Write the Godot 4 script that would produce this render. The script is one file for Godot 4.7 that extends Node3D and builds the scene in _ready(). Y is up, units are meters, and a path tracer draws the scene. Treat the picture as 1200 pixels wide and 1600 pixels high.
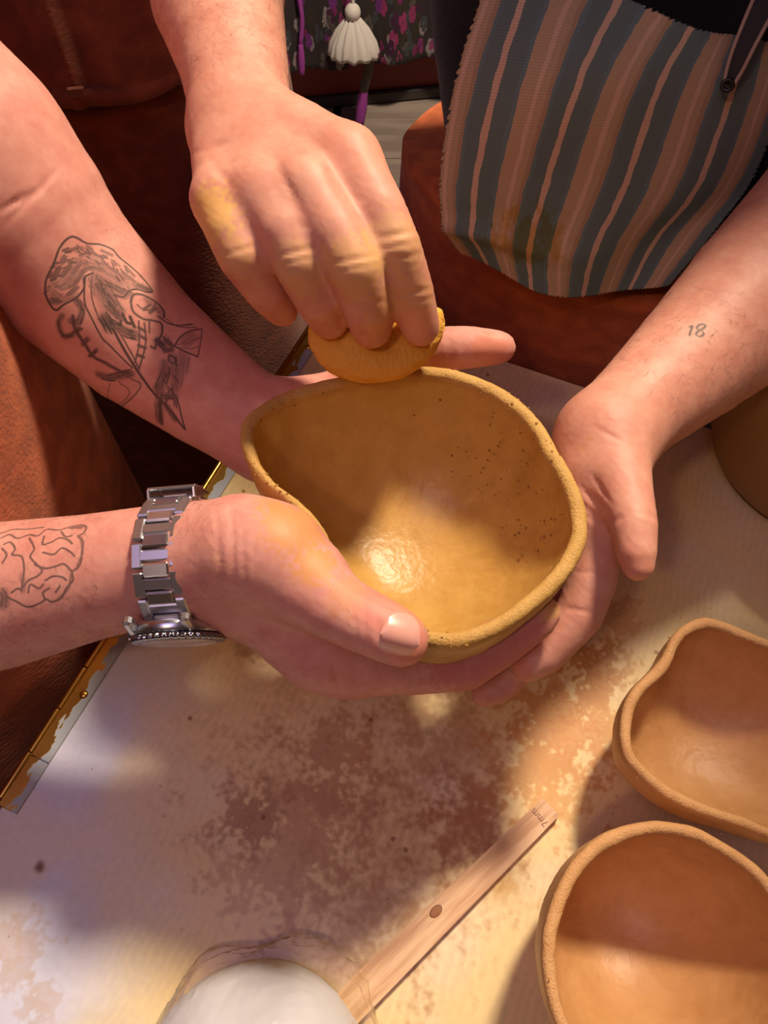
extends Node3D
# A pottery table seen from above: two people hold a raw clay bowl, a third hand wipes its rim.
# x right, y up, the camera looks towards -z. Table top at y = 0.75.

const FOCAL := 1209.0
const PITCH := deg_to_rad(60.0)
const CAM := Vector3(0, 1.25, 0)
const TOP := 0.75
const E1 := Vector3(0.9144, 0, 0.4048)      # along the back edge of the table, to the right
const E2 := Vector3(-0.4048, 0, 0.9144)     # along the left edge of the table, towards the viewer
const CORNER := Vector3(-0.048, 0.75, -0.503)

var rng := RandomNumberGenerator.new()
var noise := FastNoiseLite.new()
var tex := {}
var names := {}

# ---------------------------------------------------------------- points
func P(x: float, y: float, d: float) -> Vector3:            # a point of the place at distance d along the view axis
	var u := (x - 600.0) / FOCAL
	var v := (y - 800.0) / FOCAL
	return CAM + d * Vector3(u, -sin(PITCH) - v * cos(PITCH), -cos(PITCH) + v * sin(PITCH))

func PH(x: float, y: float, h: float) -> Vector3:           # the point at height h
	var v := (y - 800.0) / FOCAL
	return P(x, y, (CAM.y - h) / (sin(PITCH) + v * cos(PITCH)))

func PZ(x: float, y: float, far: float) -> Vector3:         # the point at a horizontal distance
	return P(x, y, far / (cos(PITCH) - (y - 800.0) / FOCAL * sin(PITCH)))

func table_uv(p: Vector3) -> Vector2:                       # metres along E1 and E2 from the table's far left corner
	return Vector2((p - CORNER).dot(E1), (p - CORNER).dot(E2))

func lin(r: float, g: float, b: float) -> Color:
	return Color(r / 255.0, g / 255.0, b / 255.0).srgb_to_linear()

func rgb8(r: float, g: float, b: float, a := 1.0) -> Color:
	return Color(r / 255.0, g / 255.0, b / 255.0, a)

# ---------------------------------------------------------------- nodes
func numbered(called: String) -> String:
	if not names.has(called):
		names[called] = 0
		return called
	names[called] += 1
	return "%s_%03d" % [called, names[called]]

func tag(o: Node, label: String, category := "", group := "", kind := "") -> Node:
	if label: o.set_meta("label", label)
	if category: o.set_meta("category", category)
	if group: o.set_meta("group", group)
	if kind: o.set_meta("kind", kind)
	return o

func thing(called: String, label: String, category: String, at := Vector3.ZERO, group := "") -> Node3D:
	var o := Node3D.new()
	o.name = numbered(called)
	add_child(o)
	o.position = at
	tag(o, label, category, group)
	return o

func put(called: String, mesh: Mesh, m: Material, parent: Node = null, at := Transform3D()) -> MeshInstance3D:
	var o := MeshInstance3D.new()
	o.mesh = mesh
	o.material_override = m
	o.name = called if parent else numbered(called)
	(parent if parent else self).add_child(o, true)
	# shapes are laid out in world space: take the parents' places off
	var t := at
	var q: Node = parent
	var up := Transform3D()
	while q and q != self:
		up = (q as Node3D).transform * up
		q = q.get_parent()
	o.transform = up.affine_inverse() * t
	return o

# ---------------------------------------------------------------- meshes
func empty() -> Dictionary:
	return {"v": PackedVector3Array(), "i": PackedInt32Array(), "c": PackedColorArray(), "uv": PackedVector2Array()}

func normals_of(v: PackedVector3Array, idx: PackedInt32Array) -> PackedVector3Array:
	var n := PackedVector3Array()
	n.resize(v.size())
	for t in range(0, idx.size(), 3):
		var a := idx[t]
		var b := idx[t + 1]
		var c := idx[t + 2]
		var f := (v[c] - v[a]).cross(v[b] - v[a])
		n[a] += f
		n[b] += f
		n[c] += f
	for k in n.size():
		n[k] = n[k].normalized()
	return n

func orient(g: Dictionary) -> void:                         # clockwise front faces on a closed shape
	var v: PackedVector3Array = g.v
	var idx: PackedInt32Array = g.i
	if v.is_empty(): return
	var o := v[0]
	var vol := 0.0
	for t in range(0, idx.size(), 3):
		vol += (v[idx[t]] - o).dot((v[idx[t + 1]] - o).cross(v[idx[t + 2]] - o))
	if vol > 0.0:
		for t in range(0, idx.size(), 3):
			var b := idx[t + 1]
			idx[t + 1] = idx[t + 2]
			idx[t + 2] = b
		g.i = idx

func solid(g: Dictionary, oriented := false) -> ArrayMesh:
	if not oriented: orient(g)
	var a := []
	a.resize(Mesh.ARRAY_MAX)
	a[Mesh.ARRAY_VERTEX] = g.v
	a[Mesh.ARRAY_NORMAL] = normals_of(g.v, g.i)
	a[Mesh.ARRAY_INDEX] = g.i
	if g.c.size() == g.v.size(): a[Mesh.ARRAY_COLOR] = g.c
	if g.uv.size() == g.v.size(): a[Mesh.ARRAY_TEX_UV] = g.uv
	var m := ArrayMesh.new()
	m.add_surface_from_arrays(Mesh.PRIMITIVE_TRIANGLES, a)
	return m

func join(a: Dictionary, b: Dictionary) -> void:
	var off: int = a.v.size()
	a.v.append_array(b.v)
	a.c.append_array(b.c)
	a.uv.append_array(b.uv)
	var idx: PackedInt32Array = b.i.duplicate()
	for k in idx.size():
		idx[k] += off
	a.i.append_array(idx)

# a grid of rows x cols points, closed round in cols when ring is set
func grid_faces(g: Dictionary, rows: int, cols: int, ring: bool, off := 0, flip := false) -> void:
	var idx: PackedInt32Array = g.i
	var last := cols if ring else cols - 1
	for r in rows - 1:
		for c in last:
			var a := off + r * cols + c
			var b := off + r * cols + (c + 1) % cols
			var d := off + (r + 1) * cols + c
			var e := off + (r + 1) * cols + (c + 1) % cols
			if flip: idx.append_array([a, d, b, b, d, e])
			else: idx.append_array([a, b, d, b, e, d])
	g.i = idx

func cr(a, b, c, d, t: float):                               # Catmull-Rom
	return 0.5 * ((2.0 * b) + (c - a) * t + (2.0 * a - 5.0 * b + 4.0 * c - d) * t * t + (3.0 * b - a - 3.0 * c + d) * t * t * t)

func along(p: Array, t: float, closed := false):
	var n := p.size()
	var x := t * (n if closed else n - 1)
	var i := int(floor(x))
	if not closed: i = clampi(i, 0, n - 2)
	var w := x - i
	if closed: return cr(p[(i - 1 + n) % n], p[i % n], p[(i + 1) % n], p[(i + 2) % n], w)
	var a = p[i - 1] if i > 0 else 2.0 * p[0] - p[1]
	var d = p[i + 2] if i + 2 < n else 2.0 * p[n - 1] - p[n - 2]
	return cr(a, p[i], p[i + 1], d, w)

# a slab of cloth through a net of control points; bend(u, v) moves points along the front normal
func sheet(ctrl: Array, nu: int, nv: int, thick: float, bend = null, edge = null) -> Dictionary:
	var front := []
	var g := empty()
	var pts := PackedVector3Array()
	var uvs := PackedVector2Array()
	for j in nv:
		var v := float(j) / (nv - 1)
		for i in nu:
			var u := float(i) / (nu - 1)
			var uv := Vector2(u, v)
			if edge != null: uv = edge.call(u, v)
			var col := []
			for row in ctrl:
				col.append(along(row, uv.x))
			pts.append(along(col, uv.y))
			uvs.append(uv)
	var tmp := empty()
	grid_faces(tmp, nv, nu, false)
	var n := normals_of(pts, tmp.i)
	var mid := pts[(nv / 2) * nu + nu / 2]
	if n[(nv / 2) * nu + nu / 2].dot(CAM - mid) < 0.0:
		for k in n.size(): n[k] = -n[k]
	for k in pts.size():
		var b := 0.0
		if bend != null: b = bend.call(uvs[k].x, uvs[k].y)
		g.v.append(pts[k] + n[k] * b)
		g.uv.append(uvs[k])
	for k in pts.size():
		g.v.append(g.v[k] - n[k] * thick)
		g.uv.append(uvs[k])
	var m := pts.size()
	grid_faces(g, nv, nu, false, 0)
	grid_faces(g, nv, nu, false, m, true)
	var idx: PackedInt32Array = g.i
	for i in nu - 1:
		idx.append_array([i + 1, i, m + i, i + 1, m + i, m + i + 1])
		var q := (nv - 1) * nu + i
		idx.append_array([q, q + 1, m + q, q + 1, m + q + 1, m + q])
	for j in nv - 1:
		var q := j * nu
		idx.append_array([q, q + nu, m + q, q + nu, m + q + nu, m + q])
		q = j * nu + nu - 1
		idx.append_array([q + nu, q, m + q, q + nu, m + q, m + q + nu])
	g.i = idx
	return g

# stacked rings closed at both ends
func loft(rings: Array, caps := true) -> Dictionary:
	var g := empty()
	var n: int = rings[0].size()
	for r in rings:
		for p in r: g.v.append(p)
	grid_faces(g, rings.size(), n, true)
	var idx: PackedInt32Array = g.i
	if not caps: return g
	for e in [0, rings.size() - 1]:
		var c := Vector3.ZERO
		for p in rings[e]: c += p
		g.v.append(c / n)
		var ci: int = g.v.size() - 1
		for k in n:
			var a: int = e * n + k
			var b: int = e * n + (k + 1) % n
			if e == 0: idx.append_array([b, a, ci])
			else: idx.append_array([a, b, ci])
	g.i = idx
	return g

func ring_of(c: Vector3, ax: Vector3, ay: Vector3, rx: float, ry: float, n: int) -> Array:
	var r := []
	for k in n:
		var a := TAU * k / n
		r.append(c + ax * cos(a) * rx + ay * sin(a) * ry)
	return r

# lathe round y: profile of (radius, height)
func lathe(profile: Array, n := 48, at := Vector3.ZERO, caps := true) -> Dictionary:
	var rings := []
	for p in profile:
		rings.append(ring_of(at + Vector3(0, p.y, 0), Vector3.RIGHT, Vector3.BACK, maxf(p.x, 0.0004), maxf(p.x, 0.0004), n))
	return loft(rings, caps)

func tube(path: Array, radii, n := 10, steps := 0) -> Dictionary:
	var pts := path
	if steps:
		pts = []
		for k in steps + 1: pts.append(along(path, float(k) / steps))
	var rings := []
	var side := Vector3.ZERO
	for k in pts.size():
		var t: Vector3 = (pts[mini(k + 1, pts.size() - 1)] - pts[maxi(k - 1, 0)]).normalized()
		if side == Vector3.ZERO: side = t.cross(Vector3.UP if absf(t.y) < 0.9 else Vector3.RIGHT).normalized()
		side = (side - t * side.dot(t)).normalized()
		var r: float = radii if radii is float else along(radii, float(k) / (pts.size() - 1))
		rings.append(ring_of(pts[k], side, t.cross(side), r, r, n))
	return loft(rings)

# a box with chamfered edges, flat faced; axes may be skewed by taper
func block(size: Vector3, bevel := 0.002) -> ArrayMesh:
	var st := SurfaceTool.new()
	st.begin(Mesh.PRIMITIVE_TRIANGLES)
	var h := size / 2.0
	var b := minf(bevel, minf(h.x, minf(h.y, h.z)) * 0.9)
	var hulls := []
	for ax in 3:
		for s in [-1, 1]:
			var q := []
			for k in 4:
				var p := Vector3.ZERO
				p[ax] = s * h[ax]
				p[(ax + 1) % 3] = [-1, 1, 1, -1][k] * (h[(ax + 1) % 3] - b)
				p[(ax + 2) % 3] = [-1, -1, 1, 1][k] * (h[(ax + 2) % 3] - b)
				q.append(p)
			hulls.append(q)
	for ax in 3:
		var o := (ax + 1) % 3
		var w := (ax + 2) % 3
		for s in [-1, 1]:
			for r in [-1, 1]:
				var q := []
				for k in 4:
					var p := Vector3.ZERO
					p[ax] = [-1, 1, 1, -1][k] * (h[ax] - b)
					p[o] = s * (h[o] - (b if k < 2 else 0.0))
					p[w] = r * (h[w] - (0.0 if k < 2 else b))
					q.append(p)
				hulls.append(q)
	for s in 8:
		var sg := Vector3(1 if s & 1 else -1, 1 if s & 2 else -1, 1 if s & 4 else -1)
		hulls.append([Vector3(h.x, h.y - b, h.z - b) * sg, Vector3(h.x - b, h.y, h.z - b) * sg, Vector3(h.x - b, h.y - b, h.z) * sg])
	for q in hulls:
		var c := Vector3.ZERO
		for p in q: c += p
		var n: Vector3 = (q[1] - q[0]).cross(q[2] - q[0]).normalized()
		var tri := [0, 1, 2] if q.size() == 3 else [0, 1, 2, 0, 2, 3]
		if n.dot(c) > 0.0:
			tri.reverse()
		else:
			n = -n
		for k in tri:
			st.set_normal(n)
			st.set_uv(Vector2(q[k].x, q[k].z))
			st.add_vertex(q[k])
	return st.commit()

func frame(x: Vector3, y: Vector3, at: Vector3) -> Transform3D:   # axes from a main and a near direction
	var a := x.normalized()
	var c := a.cross(y).normalized()
	return Transform3D(Basis(a, c.cross(a).normalized(), c), at)

# ---------------------------------------------------------------- skin: smooth union of tapered limbs, meshed as surface nets
# chains: [group, [[x, y, depth, radius in pixels], ...]]; group 0 joins smoothly with all, the others only with group 0
func limbs(chains: Array, cell: float, k := 350.0) -> Dictionary:
	var lo := Vector3(1e9, 1e9, 1e9)
	var hi := -lo
	var m := maxf(4.0 * cell, 3.0 / k)
	var list := []
	for ch in chains:
		var pts := []
		for q in ch[1]:
			var c: Vector3 = P(q[0], q[1], q[2]) if q.size() == 4 else q[0]
			var r: float = q[3] * q[2] / FOCAL if q.size() == 4 else q[1]
			pts.append([c, r])
			lo = lo.min(c - Vector3.ONE * (r + m + cell))
			hi = hi.max(c + Vector3.ONE * (r + m + cell))
		list.append([ch[0], pts])
	list.sort_custom(func(a, b): return a[0] < b[0])
	var nx := int((hi.x - lo.x) / cell) + 2
	var ny := int((hi.y - lo.y) / cell) + 2
	var nz := int((hi.z - lo.z) / cell) + 2
	var total := nx * ny * nz
	var s0 := PackedFloat32Array()
	s0.resize(total)
	var val := PackedFloat32Array()
	val.resize(total)
	val.fill(1.0)
	var dm := PackedFloat32Array()
	dm.resize(total)
	dm.fill(9.0)
	var touched := PackedInt32Array()
	var own := PackedFloat32Array()                           # how far the finger itself, not the palm, makes the surface
	own.resize(total)
	for ch in list:
		var hit := PackedInt32Array()
		var pts: Array = ch[1]
		for b in pts.size() - 1:
			var a: Vector3 = pts[b][0]
			var ab: Vector3 = pts[b + 1][0] - a
			var l2 := maxf(ab.length_squared(), 1e-9)
			var ra: float = pts[b][1]
			var dr: float = pts[b + 1][1] - ra
			var rm := maxf(ra, ra + dr)
			var segs := maxi(1, int(sqrt(l2) / (1.2 * rm)))
			for s in segs:
				var t0 := float(s) / segs
				var t1 := float(s + 1) / segs
				var pa := a + ab * t0
				var pb := a + ab * t1
				var e := Vector3.ONE * (rm + m)
				var bl := (pa.min(pb) - e - lo) / cell
				var bh := (pa.max(pb) + e - lo) / cell
				var x0 := maxi(0, int(bl.x))
				var x1 := mini(nx - 1, int(bh.x) + 1)
				for zi in range(maxi(0, int(bl.z)), mini(nz - 1, int(bh.z) + 1) + 1):
					for yi in range(maxi(0, int(bl.y)), mini(ny - 1, int(bh.y) + 1) + 1):
						var i := (zi * ny + yi) * nx + x0
						var q := lo + Vector3(x0, yi, zi) * cell - a
						for xi in range(x0, x1 + 1):
							var t := q.dot(ab) / l2
							if (t >= t0 or s == 0) and (t < t1 or s == segs - 1):
								t = clampf(t, 0.0, 1.0)
								var d := (q - ab * t).length() - ra - dr * t
								if d < m and d < dm[i]:
									if dm[i] > 8.0: hit.append(i)
									dm[i] = d
							i += 1
							q.x += cell
		if ch[0] == 0:
			for i in hit:
				if s0[i] == 0.0: touched.append(i)
				s0[i] += exp(-k * dm[i])
				dm[i] = 9.0
		else:
			for i in hit:
				if s0[i] == 0.0 and val[i] == 1.0: touched.append(i)
				var sg := exp(-k * dm[i])
				var f := -log(s0[i] + sg) / k
				var cg := sg / (s0[i] + sg)
				var h := maxf(0.0, 0.0035 - absf(f - val[i])) / 0.0035
				var dip := h * h * 0.0009 * minf(cg, own[i])
				if f < val[i]:
					val[i] = f
					own[i] = cg
				val[i] -= dip
				dm[i] = 9.0
	for i in touched:
		if s0[i] > 0.0: val[i] = minf(val[i], -log(s0[i]) / k)
	var vid := PackedInt32Array()
	vid.resize(total)
	vid.fill(-1)
	var sy := nx
	var sz := nx * ny
	var off := [0, 1, sy, sy + 1, sz, sz + 1, sz + sy, sz + sy + 1]
	var g := empty()
	var v := PackedVector3Array()
	var near := PackedInt32Array()
	for i in touched:
		if absf(val[i]) < 2.5 * cell: near.append(i)
	# cells whose lowest corner lies just off the touched set are reached from their neighbours
	for i in near:
		var x := i % nx
		var y := (i / nx) % ny
		var z := i / sz
		if x >= nx - 1 or y >= ny - 1 or z >= nz - 1: continue
		var c0 := val[i]
		var c1 := val[i + 1]
		var c2 := val[i + sy]
		var c3 := val[i + sy + 1]
		var c4 := val[i + sz]
		var c5 := val[i + sz + 1]
		var c6 := val[i + sz + sy]
		var c7 := val[i + sz + sy + 1]
		var inside := int(c0 < 0) + int(c1 < 0) + int(c2 < 0) + int(c3 < 0) + int(c4 < 0) + int(c5 < 0) + int(c6 < 0) + int(c7 < 0)
		if inside == 0 or inside == 8: continue
		var p := Vector3.ZERO
		var n := 0
		if (c0 < 0) != (c1 < 0): p += Vector3(c0 / (c0 - c1), 0, 0); n += 1
		if (c2 < 0) != (c3 < 0): p += Vector3(c2 / (c2 - c3), 1, 0); n += 1
		if (c4 < 0) != (c5 < 0): p += Vector3(c4 / (c4 - c5), 0, 1); n += 1
		if (c6 < 0) != (c7 < 0): p += Vector3(c6 / (c6 - c7), 1, 1); n += 1
		if (c0 < 0) != (c2 < 0): p += Vector3(0, c0 / (c0 - c2), 0); n += 1
		if (c1 < 0) != (c3 < 0): p += Vector3(1, c1 / (c1 - c3), 0); n += 1
		if (c4 < 0) != (c6 < 0): p += Vector3(0, c4 / (c4 - c6), 1); n += 1
		if (c5 < 0) != (c7 < 0): p += Vector3(1, c5 / (c5 - c7), 1); n += 1
		if (c0 < 0) != (c4 < 0): p += Vector3(0, 0, c0 / (c0 - c4)); n += 1
		if (c1 < 0) != (c5 < 0): p += Vector3(1, 0, c1 / (c1 - c5)); n += 1
		if (c2 < 0) != (c6 < 0): p += Vector3(0, 1, c2 / (c2 - c6)); n += 1
		if (c3 < 0) != (c7 < 0): p += Vector3(1, 1, c3 / (c3 - c7)); n += 1
		vid[i] = v.size()
		v.append(lo + (Vector3(x, y, z) + p / n) * cell)
	var idx := PackedInt32Array()
	for i in near:
		var neg := val[i] < 0.0
		for ax in 3:
			var st: int = [1, sy, sz][ax]
			var o1: int = [sy, sz, 1][ax]
			var o2: int = [sz, 1, sy][ax]
			if i + st >= total or i - o1 - o2 < 0: continue
			if neg == (val[i + st] < 0.0): continue
			var a := vid[i]
			var b := vid[i - o1]
			var c := vid[i - o1 - o2]
			var d := vid[i - o2]
			if a < 0 or b < 0 or c < 0 or d < 0: continue
			if neg: idx.append_array([a, c, b, a, d, c])
			else: idx.append_array([a, b, c, a, c, d])
	for pass_ in 3:                                           # soften the steps of the grid
		var sum := PackedVector3Array()
		sum.resize(v.size())
		var cnt := PackedInt32Array()
		cnt.resize(v.size())
		for t in range(0, idx.size(), 3):
			var a := idx[t]
			var b := idx[t + 1]
			var c := idx[t + 2]
			sum[a] += v[b] + v[c]
			sum[b] += v[a] + v[c]
			sum[c] += v[a] + v[b]
			cnt[a] += 2
			cnt[b] += 2
			cnt[c] += 2
		for q in v.size():
			if cnt[q]: v[q] = v[q].lerp(sum[q] / cnt[q], 0.6)
	g.v = v
	g.i = idx
	orient(g)
	return g

# creases seen from the front: [x, y, x, y, width px, depth in mm]
func crease(g: Dictionary, lines: Array) -> void:
	var v: PackedVector3Array = g.v
	var n := normals_of(v, g.i)
	var fwd := Vector3(0, -sin(PITCH), -cos(PITCH))
	var upc := Vector3(0, cos(PITCH), -sin(PITCH))
	for k in v.size():
		v[k] += n[k] * 0.00016 * noise.get_noise_3dv(v[k] * 420.0)
		var r := v[k] - CAM
		if n[k].dot(r) > 0.0: continue
		var d := r.dot(fwd)
		var p := Vector2(600.0 + FOCAL * r.x / d, 800.0 - FOCAL * r.dot(upc) / d)
		for l in lines:
			var la := Vector2(l[0], l[1])
			var ab := Vector2(l[2], l[3]) - la
			var w: float = l[4]
			var q := p - la
			var t := clampf(q.dot(ab) / ab.length_squared(), 0.0, 1.0)
			var e := (q - ab * t).length_squared()
			if e < 6.0 * w * w: v[k] -= n[k] * l[5] * 0.001 * exp(-e / (w * w)) * (1.0 - 0.7 * absf(2.0 * t - 1.0))
	g.v = v

# base colour with mottling, then soft patches [x, y, d, radius px, colour, strength, raggedness]
func paint(g: Dictionary, base: Color, red: Color, patches: Array) -> void:
	var v: PackedVector3Array = g.v
	var c := PackedColorArray()
	c.resize(v.size())
	var ps := []
	for p in patches:
		ps.append([P(p[0], p[1], p[2]), p[3] * p[2] / FOCAL, p[4], p[5], p[6] if p.size() > 6 else 0.35])
	for k in v.size():
		var q := v[k]
		var f := clampf(0.5 + 0.55 * noise.get_noise_3dv(q * 60.0) + 0.35 * noise.get_noise_3dv(q * 260.0), 0.0, 1.0)
		var col := base.lerp(red, f)
		for p in ps:
			var d: float = q.distance_to(p[0]) / p[1]
			if d < 1.6:
				d += p[4] * noise.get_noise_3dv(q * 330.0) + p[4] * 0.2 * noise.get_noise_3dv(q * 900.0)
				var s: float = p[3] * (1.0 - smoothstep(0.75, 1.05, d))
				if s > 0.0: col = col.lerp(p[2], s)
		c[k] = col
	g.c = c

# cylinder coordinates round a limb for a tattoo: u along a-b, v round it with the side facing the viewer at 0.5
func wrap_uv(g: Dictionary, a: Vector3, b: Vector3, u0: float, u1: float) -> void:
	var ab := b - a
	var ax := ab.normalized()
	var toward := (CAM - (a + b) / 2.0)
	toward = (toward - ax * toward.dot(ax)).normalized()
	var side := ax.cross(toward)
	if side.dot(P(600, 900, 0.4) - P(600, 800, 0.4)) < 0.0: side = -side
	var uv := PackedVector2Array()
	for q in g.v:
		var t := clampf((q - a).dot(ab) / ab.length_squared(), 0.01, 0.99)
		var r: Vector3 = q - a
		uv.append(Vector2(lerpf(u0, u1, t), clampf(0.5 + atan2(r.dot(side), r.dot(toward)) / TAU, 0.02, 0.98)))
	g.uv = uv

func nail(parent: Node, at: Vector3, out: Vector3, tip: Vector3, w: float, l: float, m: Material, label := "") -> void:
	var z := out.normalized()
	var y := (tip - z * tip.dot(z)).normalized()
	var x := y.cross(z)
	var g := empty()
	var n := 13
	for side in 2:
		for j in n:
			var t := float(j) / (n - 1) * 2.0 - 1.0
			for i in n:
				var s := float(i) / (n - 1) * 2.0 - 1.0
				var hw := w * 0.5 * pow(maxf(1.0 - pow(absf(t), 2.7), 0.0), 0.5) * (1.0 + 0.05 * t)
				var px := s * hw
				var lift := -px * px / (w * 0.62) - 0.16 * l * t * t * 0.35
				g.v.append(at + x * px + y * t * l * 0.5 + z * (lift - 0.0002 - (0.0009 if side else 0.0)))
	grid_faces(g, n, n, false, 0)
	grid_faces(g, n, n, false, n * n, true)
	var o := put("fingernail", solid(g), m, parent)
	if label: o.set_meta("label", label)

# fine hairs over the skin near a line, lying roughly along dir
func hairs(g: Dictionary, a: Vector3, b: Vector3, reach: float, count: int, dir: Vector3, length: float, facing: Vector3, thick := 0.00004) -> Dictionary:
	var v: PackedVector3Array = g.v
	var n := normals_of(v, g.i)
	var pick := PackedInt32Array()
	var ab := b - a
	for k in v.size():
		var q := v[k] - a
		var t := q.dot(ab) / ab.length_squared()
		if t > 0.0 and t < 1.0 and (q - ab * t).length() < reach and n[k].dot(facing) > -0.15: pick.append(k)
	var h := empty()
	if pick.is_empty(): return h
	for c in count:
		var k := pick[rng.randi() % pick.size()]
		var nn := n[k]
		var d := (dir + Vector3(rng.randf_range(-1, 1), rng.randf_range(-1, 1), rng.randf_range(-1, 1)) * 0.55)
		d = (d - nn * d.dot(nn)).normalized()
		var s := d.cross(nn) * thick
		var l := length * rng.randf_range(0.5, 1.2)
		var curl := d.cross(nn) * rng.randf_range(-0.3, 0.3)
		var o: int = h.v.size()
		var p := v[k] - nn * 0.0003
		for e in 3:
			var t := e / 3.0
			var at := p + d * l * t + curl * l * t * t + nn * l * (0.30 * t - 0.16 * t * t)
			var f := 1.0 - 0.6 * t
			h.v.append_array([at + s * f, at - s * f, at + nn * thick * f])
		h.v.append(p + d * l + curl * l + nn * l * 0.14)
		for e in 2:
			for w in 3:
				var q0 := o + e * 3 + w
				var q1 := o + e * 3 + (w + 1) % 3
				h.i.append_array([q0, q1, q0 + 3, q1, q1 + 3, q0 + 3])
		for w in 3:
			h.i.append_array([o + 6 + w, o + 6 + (w + 1) % 3, o + 9])
	return h

# ---------------------------------------------------------------- materials
func noise_tex(called: String, freq: float, octaves := 4, size := 512, kind := FastNoiseLite.TYPE_SIMPLEX_SMOOTH, ramp: Gradient = null) -> NoiseTexture2D:
	if tex.has(called): return tex[called]
	var n := FastNoiseLite.new()
	n.seed = called.hash() % 1000
	n.noise_type = kind
	n.frequency = freq
	n.fractal_octaves = octaves
	var t := NoiseTexture2D.new()
	t.width = size
	t.height = size
	t.seamless = true
	t.noise = n
	if ramp: t.color_ramp = ramp
	tex[called] = t
	return t

func mat(color: Color, rough := 0.7, metal := 0.0) -> StandardMaterial3D:
	var m := StandardMaterial3D.new()
	m.albedo_color = color
	m.roughness = rough
	m.metallic = metal
	m.cull_mode = BaseMaterial3D.CULL_DISABLED
	return m

func relief(m: StandardMaterial3D, t: Texture2D, cm: float, scale: float) -> StandardMaterial3D:
	m.heightmap_enabled = true
	m.heightmap_texture = t
	m.heightmap_scale = cm
	m.uv1_triplanar = true
	m.uv1_scale = Vector3.ONE * scale
	return m

func ramp2(a: Color, b: Color, lo := 0.3, hi := 0.7) -> Gradient:
	var g := Gradient.new()
	g.set_color(0, a)
	g.set_color(1, b)
	g.set_offset(0, lo)
	g.set_offset(1, hi)
	return g

func skin_mat(tattoo: Texture2D) -> StandardMaterial3D:
	var m := mat(Color.WHITE, 0.53)
	m.vertex_color_use_as_albedo = true
	m.metallic_specular = 0.42
	m.subsurf_scatter_enabled = true
	m.subsurf_scatter_strength = 0.06
	if tattoo:
		m.albedo_texture = tattoo
		m.texture_repeat = false
	return m

func cloth_mat(a: Color, b: Color, called: String) -> StandardMaterial3D:
	var m := mat(Color.WHITE, 0.92)
	m.albedo_texture = noise_tex(called + "_tone", 0.012, 5, 512, FastNoiseLite.TYPE_SIMPLEX_SMOOTH, ramp2(a, b))
	relief(m, noise_tex("suede", 0.09, 3), 0.05, 6.0)
	m.rim_enabled = true
	m.rim = 0.25
	m.rim_tint = 0.9
	return m

# ink: soft strokes into a float mask
func stroke(mask: PackedFloat32Array, w: int, h: int, pts: Array, rad: float, dark: float, soft := 1.0) -> PackedFloat32Array:
	for k in pts.size() - 1:
		var a: Vector2 = pts[k]
		var b: Vector2 = pts[k + 1]
		var r := rad + soft
		for y in range(maxi(0, int(minf(a.y, b.y) - r)), mini(h - 1, int(maxf(a.y, b.y) + r)) + 1):
			for x in range(maxi(0, int(minf(a.x, b.x) - r)), mini(w - 1, int(maxf(a.x, b.x) + r)) + 1):
				var p := Vector2(x, y)
				var d := p.distance_to(Geometry2D.get_closest_point_to_segment(p, a, b))
				var s := dark * (1.0 - smoothstep(rad - soft, rad + soft, d))
				if s > mask[y * w + x]: mask[y * w + x] = s
	return mask

func ink_texture(mask: PackedFloat32Array, w: int, h: int, ink: Vector3) -> ImageTexture:
	var by := PackedByteArray()
	by.resize(w * h * 3)
	by.fill(255)
	for i in w * h:
		var s := mask[i]
		if s > 0.0:
			by[i * 3] = int(255.0 * lerpf(1.0, ink.x, s))
			by[i * 3 + 1] = int(255.0 * lerpf(1.0, ink.y, s))
			by[i * 3 + 2] = int(255.0 * lerpf(1.0, ink.z, s))
	return ImageTexture.create_from_image(Image.create_from_data(w, h, false, Image.FORMAT_RGB8, by))


# ---------------------------------------------------------------- the scene
var M := {}

func _ready() -> void:
	rng.seed = 7
	noise.seed = 11
	noise.frequency = 1.0
	noise.fractal_octaves = 3
	# camera, sky, light
	var cam := Camera3D.new()
	cam.name = "camera"
	cam.keep_aspect = Camera3D.KEEP_HEIGHT
	cam.fov = rad_to_deg(2.0 * atan(800.0 / FOCAL))
	cam.near = 0.02
	add_child(cam)
	cam.position = CAM
	cam.rotation = Vector3(-PITCH, 0, 0)
	cam.current = true
	var we := WorldEnvironment.new()
	we.name = "surroundings"
	var env := Environment.new()
	env.background_mode = Environment.BG_COLOR
	env.background_color = Color(0.02, 0.02, 0.03)
	env.tonemap_mode = Environment.TONE_MAPPER_LINEAR
	env.tonemap_exposure = 1.0
	env.sdfgi_enabled = true
	env.ssao_enabled = true
	env.ssil_enabled = true
	we.environment = env
	add_child(we)
	pendant_lamp(Vector3(0.50, 2.34, -1.04), Color(1.0, 0.92, 0.81), 5.0, 0.11, "bright enamel pendant lamp hanging over the far side of the table")
	pendant_lamp(Vector3(-0.42, 2.05, 0.42), Color(1.0, 0.82, 0.64), 0.20, 0.04, "dimmer enamel pendant lamp hanging behind the viewer's left shoulder")
	fill_panel(Vector3(-0.5, 2.56, 0.35), Vector2(0.9, 0.9), Color(0.82, 0.72, 1.0), 0.5)  # added fill for the closed room, no such lamp is known
	materials()
	room()
	bench()
	table()
	bystander()
	person_left()
	person_right()
	held_bowl()
	table_bowls()
	clay_pot()
	guide_stick()
	wrapped_clay()
	sponge()
	wristwatch()

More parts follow.
